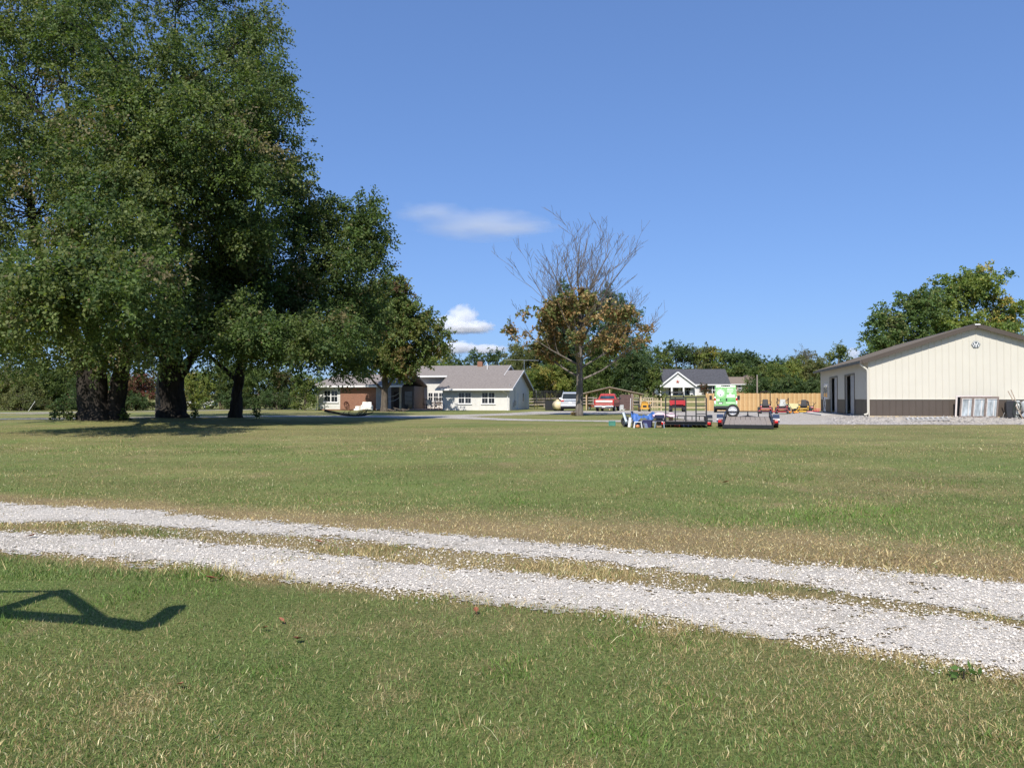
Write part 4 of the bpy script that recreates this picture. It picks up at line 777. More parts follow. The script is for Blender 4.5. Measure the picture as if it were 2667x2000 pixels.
# ================================================================== VEHICLES
def wheel(parent, c, r, w, rim=ALU, axis=(1, 0, 0), name='wheel', spokes=6):
    c = Vector(c); ax = Vector(axis).normalized(); h = w / 2
    o = MB().lathe(c, ax, [(-h, r * .62), (-h, r * .9), (-h * .7, r), (h * .7, r), (h, r * .9), (h, r * .62)], 24, False).build(name, RUBBER, parent, True)
    m = MB(); m.lathe(c, ax, [(-h * .75, r * .60), (-h * .4, r * .62), (h * .4, r * .62), (h * .75, r * .60)], 20); m.ring(c + ax * h * .95, ax, r * .6, r * .05, 20, 6); m.ring(c - ax * h * .95, ax, r * .6, r * .05, 20, 6); m.lathe(c, ax, [(-h * 1.02, r * .12), (-h, r * .2), (h, r * .2), (h * 1.02, r * .12)], 12)
    u = ax.orthogonal().normalized(); v = ax.cross(u)
    for k in range(spokes):
        d = u * math.cos(6.283 * k / spokes) + v * math.sin(6.283 * k / spokes)
        for s in (-1, 1): m.bar(c + ax * s * h * .8 + d * r * .15, c + ax * s * h * .85 + d * r * .6, r * .1, r * .06)
    m.build('rim', rim, o, True); return o
def body(parent, name, st, mat, r=.08, smooth=True):
    """stations (y, z0, z1, half width bottom, half width top)"""
    return MB().loft([[(x, y, z) for x, z in rrect(w0, w1, z0, z1, min(r, (z1 - z0) * .45))] for y, z0, z1, w0, w1 in st]).build(name, mat, parent, smooth)
def plate(parent, x, z, y, w=.31, h=.16): return MB().box(x - w / 2, x + w / 2, y - .012, y, z - h / 2, z + h / 2).build('licence_plate', pm('plate_white', (.72, .72, .70), .4, var=.12, scale=20), parent)
RED_LENS = pm('red_lens', (.50, .012, .015), .15, var=.2, scale=12, coat=.6); WHITE_LENS = pm('white_lens', (.75, .75, .75), .1, var=.1)
# --- silver SUV seen from behind
SV = pm('silver_paint', (.62, .63, .65), .28, .35, var=.04, scale=1, coat=.5); LOWGREY = pm('grey_cladding', (.36, .37, .39), .4, .2, var=.05)
t = thing('parked_suv', 'silver full-size SUV parked beside the half-bare tree', 'suv', on_ground(1485, 78), R(-5))
body(t, 'body', [(0, .62, 1.18, .93, .93), (.06, .48, 1.22, .99, .97), (.6, .40, 1.26, 1.0, .97), (3.9, .40, 1.24, 1.0, .97), (4.9, .45, 1.14, .98, .93), (5.2, .55, 1.02, .9, .85)], SV, .10)
body(t, 'cabin', [(.12, 1.15, 1.84, .95, .76), (.35, 1.15, 1.93, .95, .78), (1.4, 1.15, 1.97, .95, .79), (2.6, 1.15, 1.94, .95, .78), (3.2, 1.15, 1.78, .94, .76), (3.9, 1.15, 1.26, .92, .8)], SV, .10)
MB().add([(-.80, .10, 1.27), (.80, .10, 1.27), (.70, .105, 1.78), (-.70, .105, 1.78), (-.80, .16, 1.27), (.80, .16, 1.27), (.70, .2, 1.78), (-.70, .2, 1.78)], ((0, 1, 2, 3), (4, 7, 6, 5), (0, 4, 5, 1), (1, 5, 6, 2), (2, 6, 7, 3), (3, 7, 4, 0))).build('rear_window', GLASS_DARK, t)
for s in (-1, 1):
    for y0, y1 in ((.6, 1.3), (1.4, 2.2), (2.3, 3.1)): MB().add([(s * .945, y0, 1.3), (s * .945, y1, 1.3), (s * .83, y1, 1.76), (s * .83, y0, 1.76)], ((0, 1, 2, 3),)).build('side_window', GLASS_DARK, t)
    MB().box(s * .80 - .16, s * .80 + .16, -.03, .08, .98, 1.17).build('tail_light', RED_LENS, t, bevel=.03); MB().tube([(s * .70, .4, 2.0), (s * .70, .55, 2.05), (s * .70, 2.4, 2.05), (s * .70, 2.6, 1.99)], .022, 6).build('roof_rail', CHROME, t)
    MB().cbox((s * 1.08, 3.35, 1.25), (.2, .1, .2)).build('side_mirror', SV, t, bevel=.03)
    for y in (.95, 4.1): wheel(t, (s * .86, y, .39), .39, .26)
MB().box(-.99, .99, -.10, .25, .46, .68).build('bumper', LOWGREY, t, bevel=.05); MB().box(-.62, .62, -.02, .02, 1.02, 1.12).build('tailgate_trim', CHROME, t); plate(t, 0, .86, -.0); MB().box(-.3, .3, -.115, -.1, .5, .6).build('bumper_step', ALU, t); MB().box(-.95, .95, .1, 4.9, .24, .41).build('underbody', DARK, t)
# --- red and white pickup seen from behind
RD = pm('faded_red_paint', (.46, .055, .05), .42, .05, var=.12, scale=2, coat=.3); RW = pm('two_tone_white', (.72, .66, .56), .45, var=.1); MAROON = pm('maroon_paint', (.20, .035, .04), .45, var=.1)
t = thing('pickup_truck', 'old red and white two-tone pickup truck in front of the open shed', 'truck', on_ground(1573, 76.5), R(-15))
m = MB(); m.box(-.98, -.90, .05, 2.3, .55, 1.22).box(.90, .98, .05, 2.3, .55, 1.22).box(-.9, .9, 2.22, 2.3, .6, 1.22).box(-.9, .9, .05, 2.22, .58, .66).build('bed', RD, t, bevel=.03)
g = MB().box(-.89, .89, 0, .049, .64, 1.22).build('tailgate', RD, t, bevel=.015); MB().box(-.84, .84, -.012, -.001, .92, 1.12).build('tailgate_panel', RW, g); MB().box(-.84, .84, -.016, -.001, .855, .90).build('tailgate_stripe', BLACK_STEEL, g); MB().box(-.84, .84, -.010, -.001, .68, .80).build('tailgate_lower', pm('pinkish_red', (.5, .16, .13), .5), g); MB().box(.46, .74, -.020, -.017, .862, .893).build('badge', CHROME, g); MB().box(-.12, .12, -.02, -.001, 1.14, 1.18).build('tailgate_handle', CHROME, g)
body(t, 'cab', [(2.36, .5, 1.24, .98, .97), (2.9, .5, 1.26, .98, .97), (4.0, .5, 1.22, .98, .96), (5.2, .55, 1.16, .97, .92), (5.5, .6, 1.0, .93, .88)], RD, .07); body(t, 'cab_top', [(2.38, 1.2, 1.74, .93, .74), (2.6, 1.2, 1.80, .93, .75), (3.3, 1.2, 1.78, .93, .74), (4.0, 1.2, 1.26, .9, .8)], RD, .09)
MB().add([(-.76, 2.35, 1.28), (.76, 2.35, 1.28), (.66, 2.39, 1.67), (-.66, 2.39, 1.67)], ((0, 1, 2, 3),)).build('rear_window', pm('blue_tinted_glass', (.04, .07, .10), .05, var=.5, scale=2), t)
for x in (-.25, .25): MB().box(x - .012, x + .012, 2.33, 2.35, 1.27, 1.68).build('window_divider', BLACK_STEEL, t)
for s in (-1, 1):
    MB().box(s * .935 - .045, s * .935 + .045, -.01, .04, .80, 1.12).build('tail_light', RED_LENS, t, bevel=.01); MB().box(s * .982 - .004, s * .982 + .004, .1, 5.2, .60, .86).build('lower_panel', MAROON, t); MB().add([(s * .92, 2.5, 1.3), (s * .92, 3.5, 1.3), (s * .81, 3.2, 1.70), (s * .81, 2.6, 1.70)], ((0, 1, 2, 3),)).build('side_window', GLASS_DARK, t); MB().cbox((s * 1.14, 3.6, 1.32), (.22, .08, .17)).build('side_mirror', BLACK_STEEL, t, bevel=.02); wheel(t, (s * .84, 1.25, .36), .36, .24); wheel(t, (s * .84, 4.6, .36), .36, .24)
MB().box(-.95, .95, -.16, -.02, .42, .58).build('bumper', CHROME, t, bevel=.03); plate(t, 0, .50, -.165); MB().cyl((-.3, .1, .36), (.7, .1, .33), .05, 8).build('exhaust', ALU, t); MB().box(-.8, .8, .2, 5.2, .35, .5).build('frame_rail', DARK, t)
# --- green work van seen from behind
GV = pm('bright_green_wrap', (.24, .50, .19), .35, var=.08, scale=1.5, coat=.4); GV2 = pm('deep_green_wrap', (.14, .42, .13), .4, var=.1); GL = pm('pale_green_print', (.58, .76, .52), .4, var=.06); 
t = thing('work_van', 'bright green high-roof work van with light bulb logo on its rear door', 'van', on_ground(1890, 70), R(-14)); vw = 1.02
body(t, 'body', [(0, .55, 2.42, vw, .90), (.05, .50, 2.50, vw, .92), (3.6, .50, 2.54, vw, .92), (4.4, .50, 2.2, vw, .85), (5.0, .5, 1.45, vw, .9), (5.6, .55, 1.15, .95, .85)], GV, .10)
for s, nm in ((-1, 'left'), (1, 'right')):
    x0, x1 = (-.86, -.012) if s < 0 else (.012, .86); d = MB().box(x0, x1, -.03, -.001, .62, 2.36).build('rear_door', GV, t, bevel=.015)
    if s < 0:
        cx, cz = -.46, 1.78; MB().cyl((cx, -.034, cz), (cx, -.031, cz), .39, 36).build('logo_ring', GL, d); MB().cyl((cx, -.038, cz), (cx, -.0345, cz), .355, 36).build('logo_band', GV, d); MB().cyl((cx, -.042, cz), (cx, -.0385, cz), .29, 36).build('logo_disc', pm('logo_white', (.82, .9, .84), .4, var=.03), d)
        MB().lathe((cx, -.0455, cz + .05), (0, 1, 0), [(0, .13), (.003, .14)], 24).build('logo_bulb', pm('bulb_tint', (.74, .84, .80), .3), d); MB().box(cx - .05, cx + .05, -.05, -.0465, cz - .22, cz - .09).build('logo_bulb_base', pm('bulb_base', (.12, .18, .17), .5), d)
        MB().box(-.82, -.55, -.036, -.031, 1.05, 1.26).build('sticker', GL, d); MB().cyl((-.47, -.04, 1.19), (-.47, -.031, 1.19), .05, 14).build('maker_badge', BLACK_STEEL, d); MB().box(-.72, -.22, -.05, -.031, .93, .97).box(-.66, -.28, -.037, -.031, .78, .93).build('plate_recess', BLACK_STEEL, d); plate(d, -.47, .855, -.038, .30, .11); MB().box(-.52, -.02, -.034, -.031, 1.02, 1.30).build('deep_green_patch', GV2, d)
    else:
        m = MB(); z = 2.22
        for wd, hh in ((.52, .10), (.56, .09), (.5, .09)): m.box(.12, .12 + wd, -.034, -.031, z - hh, z); z -= .135
        m.build('print_block', GL, d); MB().cyl((.40, -.034, 1.72), (.40, -.031, 1.72), .11, 20).build('print_seal', GL, d); m = MB(); m.box(.08, .80, -.034, -.031, 1.53, 1.62).box(.08, .80, -.034, -.031, 1.40, 1.48).build('print_line', pm('print_white', (.82, .86, .80), .4), d)
        MB().box(.06, .82, -.034, -.031, 1.0, 1.24).build('deep_green_patch', GV2, d); MB().box(.02, .80, -.035, -.031, .86, .95).build('web_address_strip', GL, d); MB().box(-.0, .13, -.05, -.032, 1.06, 1.30).build('door_handle', BLACK_STEEL, d)
    MB().box(s * .945 - .065, s * .945 + .065, -.03, .05, 1.06, 1.40).build('tail_light', RED_LENS, t, bevel=.02); MB().box(s * .945 - .06, s * .945 + .06, -.03, .05, .82, 1.05).build('reverse_light', WHITE_LENS, t, bevel=.02)
    for z in (.78, 2.0): MB().box(s * .93 - .06, s * .93 + .06, -.045, -.0, z, z + .06).build('hinge', TRIM, t)
    MB().bar((s * 1.0, 4.3, 1.15), (s * 1.22, 4.2, 1.2), .05).cbox((s * 1.30, 4.2, 1.36), (.24, .12, .42)).build('side_mirror', BLACK_STEEL, t); wheel(t, (s * .88, 1.05, .36), .36, .24, GALV); wheel(t, (s * .88, 4.6, .36), .36, .24, GALV)
MB().box(-1.03, 1.03, -.16, .2, .40, .60).build('bumper', pm('black_plastic', (.03, .03, .033), .6), t, bevel=.03); MB().box(-.4, .4, -.02, .1, 2.40, 2.50).build('high_brake_light', BLACK_STEEL, t); MB().box(-.9, .9, .1, 5.2, .24, .45).build('underbody', DARK, t)
# --- red side-by-side utility vehicle
t = thing('utility_vehicle', 'red side-by-side utility vehicle with dump bed by the board fence', 'utility vehicle', on_ground(1765, 73), R(-10)); RU = pm('red_plastic', (.42, .028, .032), .4, var=.08)
MB().add([(-.72, 0, .72), (.72, 0, .72), (.78, 0, 1.12), (-.78, 0, 1.12), (-.72, 1.1, .72), (.72, 1.1, .72), (.78, 1.1, 1.12), (-.78, 1.1, 1.12), (-.73, .05, 1.12), (.73, .05, 1.12), (.73, 1.05, 1.12), (-.73, 1.05, 1.12), (-.68, .05, .76), (.68, .05, .76), (.68, 1.05, .76), (-.68, 1.05, .76)], ((0, 1, 2, 3), (1, 5, 6, 2), (5, 4, 7, 6), (4, 0, 3, 7), (0, 4, 5, 1), (3, 2, 9, 8), (2, 6, 10, 9), (6, 7, 11, 10), (7, 3, 8, 11), (8, 9, 13, 12), (9, 10, 14, 13), (10, 11, 15, 14), (11, 8, 12, 15), (12, 13, 14, 15))).build('dump_bed', RU, t)
m = MB()
for s in (-1, 1): m.tube([(s * .66, 1.25, .5), (s * .66, 1.25, 1.25), (s * .58, 1.35, 1.85), (s * .58, 2.2, 1.86), (s * .66, 2.75, 1.2), (s * .66, 2.8, .6)], .03, 8)
m.cyl((-.58, 1.35, 1.85), (.58, 1.35, 1.85), .03, 8).cyl((-.58, 2.2, 1.86), (.58, 2.2, 1.86), .03, 8).cyl((-.64, 1.28, 1.3), (.64, 1.28, 1.3), .03, 8).build('roll_cage', BLACK_STEEL, t); MB().box(-.64, .64, 1.3, 2.3, 1.88, 1.95).build('roof', pm('black_roof_plastic', (.025, .025, .028), .5), t, bevel=.02)
MB().box(-.6, .6, 1.3, 1.8, .75, .88).build('seat', RUBBER, t); MB().box(-.6, .6, 1.28, 1.38, .88, 1.3).build('seat_back', RUBBER, t); body(t, 'hood', [(2.6, .5, 1.1, .66, .6), (3.0, .5, 1.02, .62, .55), (3.25, .55, .85, .5, .45)], RU, .08); MB().box(-.55, .55, .1, 3.0, .38, .55).build('chassis', BLACK_STEEL, t)
for s in (-1, 1):
    for y in (.45, 2.75): wheel(t, (s * .62, y, .33), .33, .28, GALV)
    MB().box(s * .62 - .1, s * .62 + .1, -.02, -.001, .64, .70).build('tail_light', RED_LENS, t)
# --- zero-turn mowers and lawn machines in front of the cedar fence
def mower(label, px, Y, rz, paint, seat, rops=0, scale=1.0, rear=True):
    t = thing('riding_mower', label, 'mower', on_ground(px, Y), rz, 'mowers parked along the cedar fence'); P_ = pm('mower_' + paint[0], paint[1], .35, var=.1, coat=.3); S_ = pm('seat_' + seat[0], seat[1], .6)
    MB().prism([(-.62, .12), (.62, .12), (.66, .22), (.5, .30), (-.5, .30), (-.66, .22)], -.35, .35, 'xz').build('cutting_deck', P_, t, bevel=.03); MB().box(-.42, .42, .25, 1.15, .35, .52).build('frame', BLACK_STEEL, t, bevel=.02)
    MB().box(-.45, .45, -.5, .0, .38, .46).build('footboard', P_, t, bevel=.02); MB().box(-.44, .44, .75, 1.35, .45, .80).build('engine_cover', BLACK_STEEL, t, bevel=.08); MB().cyl((0, 1.05, .8), (0, 1.05, .92), .2, 18).build('engine_screen', RUBBER, t)
    MB().box(-.26, .26, .2, .65, .60, .74).build('seat', S_, t, bevel=.06); MB().loft([[(x, .62 + .06 * q, .72 + q * .5 + 0 * x) if False else (x, y + .10 * q, .72 + .5 * q) for x, y in ((-.26 + .05 * q, .58), (.26 - .05 * q, .58), (.26 - .05 * q, .70), (-.26 + .05 * q, .70))] for q in (0, .4, .8, 1)]).build('seat_back', S_, t, bevel=.05)
    for s in (-1, 1):
        MB().box(s * .36 - .08, s * .36 + .08, .2, .95, .52, .66).build('side_tank', P_ if paint[0] != 'red_black' else BLACK_STEEL, t, bevel=.05); wheel(t, (s * .50, .95, .28), .28, .24, GALV); wheel(t, (s * .42, -.62, .15), .15, .12, GALV); MB().tube([(s * .42, -.62, .15), (s * .42, -.6, .4), (s * .4, -.3, .45), (s * .38, .2, .45)], .03, 6).build('caster_arm', P_, t)
        MB().tube([(s * .40, .35, .6), (s * .46, .1, .95), (s * .44, .0, 1.08), (s * .2, -.02, 1.1)], .018, 6).build('steering_lever', BLACK_STEEL, t)
    if rops == 2: MB().tube([(-.42, .8, .5), (-.42, .85, 1.75), (-.34, .86, 1.88), (.34, .86, 1.88), (.42, .85, 1.75), (.42, .8, .5)], .03, 8).build('roll_bar', pm('brown_black_steel', (.04, .022, .018), .5), t)
    if rops == 1:
        for s in (-1, 1): MB().tube([(s * .44, .8, .5), (s * .44, .83, 1.25)], .035, 8).box(s * .44 - .05, s * .44 + .05, .78, .88, 1.2, 1.33).build('roll_bar_stub', pm('brown_black_steel', (.04, .022, .018), .5), t)
        MB().tube([(-.44, .84, 1.22), (-.1, 1.2, 1.0), (.1, 1.2, 1.0), (.44, .84, 1.22)], .025, 6).build('folded_roll_bar', pm('brown_black_steel', (.04, .022, .018), .5), t)
    t.scale = (scale,) * 3; return t
RM = ('red', (.42, .03, .035)); YM = ('yellow', (.72, .42, .04)); SK = ('black', (.025, .025, .027)); SG = ('grey', (.42, .43, .40))
mower('red zero-turn mower with black seat under a tall roll bar', 1994, 65.5, R(-15), RM, SK, 2); mower('dark red zero-turn mower with grey seat and folded roll bar', 2037, 64.5, R(-22), ('dark_red', (.30, .025, .03)), SG, 1); mower('yellow fronted zero-turn mower with black seat', 2092, 67, R(-24), YM, SK, 0, .97)
mower('red walk-behind style mower tucked against the barn corner', 2124, 68, R(70), RM, SK, 1, .85)
# small machines
def push_mower(label, px, Y, rz, c):
    t = thing('push_mower', label, 'mower', on_ground(px, Y), rz, 'small machines by the barn corner'); P_ = pm('push_' + label.split()[0], c, .4)
    MB().loft([[(x, y, z) for x, y in ((-.27, -.35), (.27, -.35), (.3, .3), (-.3, .3))] for z in (.08, .22)]).build('deck', P_, t, bevel=.05); MB().cyl((0, 0, .22), (0, 0, .40), .15, 14).build('engine', BLACK_STEEL, t)
    MB().tube([(-.25, .3, .2), (-.24, .95, .95), (.24, .95, .95), (.25, .3, .2)], .016, 6).build('handlebar', BLACK_STEEL, t)
    for x in (-.3, .3):
        for y in (-.28, .28): wheel(t, (x, y, .11), .11, .06, GALV)
push_mower('red push mower between the yellow mower and the barn', 2110, 65, R(160), (.5, .03, .03)); push_mower('orange push mower low beside the dark red mower', 2066, 63.8, R(20), (.75, .3, .05))
b = on_ground(2064, 72); t = thing('utility_cart', 'pale yellow dump cart behind the mowers', 'cart', b, R(5)); MB().add([(-.5, 0, .35), (.5, 0, .35), (.62, -.05, .82), (-.62, -.05, .82), (-.5, .9, .35), (.5, .9, .35), (.62, 1.0, .82), (-.62, 1.0, .82)], ((0, 1, 2, 3), (1, 5, 6, 2), (5, 4, 7, 6), (4, 0, 3, 7), (0, 4, 5, 1))).build('tub', pm('pale_yellow_poly', (.74, .66, .36), .5), t)
for s in (-1, 1): wheel(t, (s * .45, .45, .2), .2, .12, GALV)
MB().tube([(0, .9, .3), (0, 1.8, .25)], .025, 6).build('tongue', BLACK_STEEL, t)
# yellow garden tractor with grille, facing the camera
t = thing('garden_tractor', 'yellow compact tractor with black grille beside the brown shed wall', 'tractor', on_ground(1679, 76), R(-8)); t.scale = (.84, .84, .84); YP = pm('tractor_yellow', (.60, .31, .03), .45, var=.08)
body(t, 'hood', [(0, .35, .95, .42, .36), (.1, .32, 1.02, .44, .38), (.9, .32, 1.06, .44, .38)], YP, .1); MB().box(-.22, .22, -.02, .02, .5, .74).build('grille', BLACK_STEEL, t); MB().tube([(-.52, -.05, .42), (-.46, -.15, .34), (.46, -.15, .34), (.52, -.05, .42)], .06, 8).build('front_bumper', YP, t); MB().tube([(-.36, 0, 1.0), (-.30, -.02, 1.1), (.30, -.02, 1.1), (.36, 0, 1.0)], .045, 8).build('brush_guard', YP, t)
MB().bar((.4, .3, .75), (.72, .1, 1.05), .07).build('loader_arm', YP, t); MB().box(-.3, .3, 1.5, 1.9, .75, .85).box(-.3, .3, 1.85, 1.95, .85, 1.2).build('seat', RUBBER, t); MB().ring((0, 1.2, 1.15), (0, -.6, .8), .18, .018, 16, 6).cyl((0, 1.0, .9), (0, 1.2, 1.15), .02, 6).build('steering_wheel', BLACK_STEEL, t)
for s in (-1, 1): wheel(t, (s * .56, .35, .25), .25, .2, YP); wheel(t, (s * .6, 1.7, .38), .38, .28, YP)
# red farm tractor half hidden by the hedge on the left
t = thing('farm_tractor', 'shade-darkened red farm machine half hidden behind the big trunk by the hedge', 'tractor', on_ground(212, 84), R(-100)); DR_ = pm('shaded_red_paint', (.13, .015, .015), .5, var=.2)  # red darkened to put the shrubs' shade into the paint
body(t, 'hood', [(-.3, .6, 1.15, .3, .27), (1.4, .6, 1.2, .32, .28)], DR_, .08); MB().box(-.34, .34, -1.2, -.35, .55, .85).build('transmission', DR_, t); MB().box(-.22, .22, -1.1, -.75, .95, 1.02).box(-.22, .22, -1.15, -1.08, 1.0, 1.3).build('seat', BLACK_STEEL, t); MB().tube([(-.5, -1.2, .8), (-.5, -1.25, 1.75), (.5, -1.25, 1.75), (.5, -1.2, .8)], .035, 6).build('roll_bar', DR_, t); MB().ring((0, -.5, 1.3), (0, -.5, .85), .2, .02, 16, 6).cyl((0, -.3, 1.05), (0, -.5, 1.3), .02, 6).build('steering_wheel', BLACK_STEEL, t); MB().box(-.75, .75, 1.7, 2.0, .3, .75).bar((-.5, .4, .9), (-.5, 1.75, .6), .08).bar((.5, .4, .9), (.5, 1.75, .6), .08).build('loader', DR_, t)
for s in (-1, 1):
    wheel(t, (s * .68, -.9, .62), .62, .34, DR_); wheel(t, (s * .5, 1.1, .34), .34, .2, DR_); MB().tube([(s * .66, -1.65, .75), (s * .66, -1.4, 1.25), (s * .66, -.9, 1.4), (s * .66, -.4, 1.2)], .12, 6).build('fender', DR_, t)
t = thing('parked_car', 'white car parked beyond the hedge, glimpsed through leaves', 'car', on_ground(560, 99), R(84))
body(t, 'body', [(0, .45, .85, .8, .78), (.3, .3, .95, .88, .85), (3.9, .3, .92, .88, .85), (4.4, .4, .75, .8, .75)], WHITE, .08); body(t, 'cabin', [(.6, .88, 1.0, .78, .7), (1.2, .88, 1.42, .78, .6), (2.4, .88, 1.44, .78, .6), (3.2, .88, .96, .78, .7)], GLASS_DARK, .06)
for s in (-1, 1):
    for y in (.85, 3.5): wheel(t, (s * .8, y, .32), .32, .2)

# ================================================================== TRAILERS
def tail(parent, x, y, z): MB().box(x - .07, x + .07, y - .03, y + .02, z - .06, z + .06).build('tail_light', RED_LENS, parent, bevel=.01)
tx, ty, tz = on_ground(1786, 34.2); a_ = -math.atan2(tx, ty)
t = thing('utility_trailer', 'black utility trailer with its mesh-frame ramp gate standing upright', 'trailer', (tx, ty, tz), a_ + R(1)); hwid = .95; L_ = 3.4; dz = .26
m = MB(); m.box(-hwid, hwid, 0, .07, dz - .13, dz).box(-hwid, hwid, L_ - .07, L_, dz - .13, dz)
for s in (-1, 1): m.box(s * hwid - (.07 if s > 0 else 0), s * hwid + (0 if s > 0 else .07), .07, L_ - .07, dz - .13, dz)
m.build('frame', BLACK_STEEL, t); MB().bar((-.8, L_, dz - .08), (0, L_ + 1.2, dz - .08), .08).bar((.8, L_, dz - .08), (0, L_ + 1.2, dz - .08), .08).cyl((0, L_ + 1.0, 0), (0, L_ + 1.0, dz), .035, 8).build('tongue', BLACK_STEEL, t)
for k in range(9): MB().box(-hwid + .075 + k * .2, -hwid + .265 + k * .2, .08, L_ - .08, dz - .05, dz - .005).build('deck_plank', WOOD_GREY, t)
m = MB()
for s in (-1, 1):
    m.box(s * (hwid - .02) - .025, s * (hwid - .02) + .025, .05, L_, dz + .17, dz + .21)
    for y in (.1, 1.1, 2.2, L_ - .05): m.box(s * (hwid - .02) - .02, s * (hwid - .02) + .02, y - .02, y + .02, dz, dz + .17)
m.box(-hwid + .005, hwid - .005, L_ - .05, L_ - .001, dz + .171, dz + .21)
for k in range(5): m.box(-.7 + k * .35 - .02, -.7 + k * .35 + .02, L_ - .045, L_ - .005, dz, dz + .17)
m.build('side_rail', BLACK_STEEL, t)
g = MB(); gw, gh = .88, 1.12; gy = -.05
g.box(-gw, gw, gy - .025, gy + .025, dz + gh - .05, dz + gh).box(-gw, gw, gy - .025, gy + .025, dz - .02, dz + .03)
for s in (-1, 1): g.box(s * gw - .03, s * gw + .03, gy - .026, gy + .026, dz + .031, dz + gh - .051)
for x in (-.46, .0, .44): g.box(x - .028, x + .028, gy - .022, gy + .022, dz + .031, dz + gh - .051)
for z in (.36, .72):
    g.box(.462, gw - .026, gy - .018, gy + .018, dz + z - .018, dz + z + .018); g.box(-gw + .026, -.482, gy - .018, gy + .018, dz + z - .018, dz + z + .018)
g.build('ramp_gate', BLACK_STEEL, t)
for s in (-1, 1):
    wheel(t, (s * 1.09, 1.7, .26), .26, .18, GALV); fe = MB().loft([[(s * 1.09 + dx, 1.7 + .38 * math.cos(th), .24 + .30 * math.sin(th)) for dx in (-.13, .13)] + [(s * 1.09 + dx, 1.7 + .36 * math.cos(th), .24 + .28 * math.sin(th)) for dx in (.13, -.13)] for th in [R(k * 15) for k in range(13)]]); fe.build('fender', BLACK_STEEL, t); tail(t, s * 1.0, -.02, dz - .06)
for s in (-1, 1): MB().box(s * 1.02 - .05, s * 1.02 + .05, .0, .30, dz - .12, dz + .02).build('lamp_bracket', BLACK_STEEL, t)
# second trailer, deck tipped up towards the tongue
tx, ty, tz = on_ground(1947, 33.0); a_ = -math.atan2(tx, ty)
t = thing('tilt_trailer', 'black flatbed trailer with weathered plank deck tipped towards its open end', 'trailer', (tx, ty, tz), a_); T2 = bpy.data.objects.new('bed', None); L2 = 4.4; w2 = .99; tilt = math.atan2(.25, L2)
def tp(x, y, z): return (x, y * math.cos(tilt) - z * math.sin(tilt), .16 + y * math.sin(tilt) + z * math.cos(tilt))
MT = Matrix.Translation((0, 0, .16)) @ Matrix.Rotation(tilt, 4, 'X')
for k in range(9):
    pw_ = 2 * w2 / 9; MB().box(-w2 + k * pw_ + .008, -w2 + (k + 1) * pw_ - .008, .0, L2, -.02, .02, MT).build('deck_plank', WOOD_GREY, t)
MB().box(-w2 - .06, w2 + .06, -.06, -.003, -.13, .025, MT).box(-w2 - .06, w2 + .06, L2 + .003, L2 + .06, -.13, .025, MT).box(-w2 - .06, -w2 - .002, 0, L2, -.13, .0, MT).box(w2 + .002, w2 + .06, 0, L2, -.13, .0, MT).build('frame', BLACK_STEEL, t)
m = MB(); m.box(-w2 - .04, w2 + .04, L2 - .02, L2 + .03, .25, .30, MT)
for k in range(5): m.box(-w2 + k * w2 / 2 - .025, -w2 + k * w2 / 2 + .025, L2 - .02, L2 + .02, .03, .25, MT)
m.build('front_rail', BLACK_STEEL, t)
for s in (-1, 1):
    MB().bar(tp(s * (w2 + .03), L2, .28), tp(s * (w2 + .03), L2 - 2.2, .26), .06, .05).bar(tp(s * (w2 + .03), L2 - 2.2, .26), tp(s * (w2 + .03), .6, .06), .06, .05).bar(tp(s * (w2 + .03), L2 - 1.2, .0), tp(s * (w2 + .03), L2 - 1.2, .26), .05).build('side_rail', BLACK_STEEL, t)
    wheel(t, (s * 1.20, 1.6, .28), .28, .19, GALV); x = s * 1.20
    MB().loft([[(x + dx, 1.6 + .42 * math.cos(th), .26 + .34 * math.sin(th)) for dx in (-.14, .14)] + [(x + dx, 1.6 + .40 * math.cos(th), .26 + .32 * math.sin(th)) for dx in (.14, -.14)] for th in [R(k * 15) for k in range(13)]]).build('fender', pm('blue_black_fender', (.03, .04, .07), .35, coat=.4), t); tail(t, s * 1.16, -.02, .33); MB().box(s * 1.13 - .09, s * 1.13 + .09, .02, .5, .20, .42).build('lamp_bracket', pm('dark_maroon_bracket', (.10, .03, .03), .5), t)
MB().bar(tp(-.8, L2, -.06), tp(0, L2 + 1.3, -.06), .09).bar(tp(.8, L2, -.06), tp(0, L2 + 1.3, -.06), .09).cyl((0, L2 + 1.1, -.02), (0, L2 + 1.1, .55), .04, 8).build('tongue', BLACK_STEEL, t)
sp = tp(-.70, L2 + .14, .30); wheel(t, sp, .32, .2, pm('silver_wheel_paint', (.66, .66, .67), .4, var=.08, scale=12), (0, 1, 0), 'spare_wheel', 8)

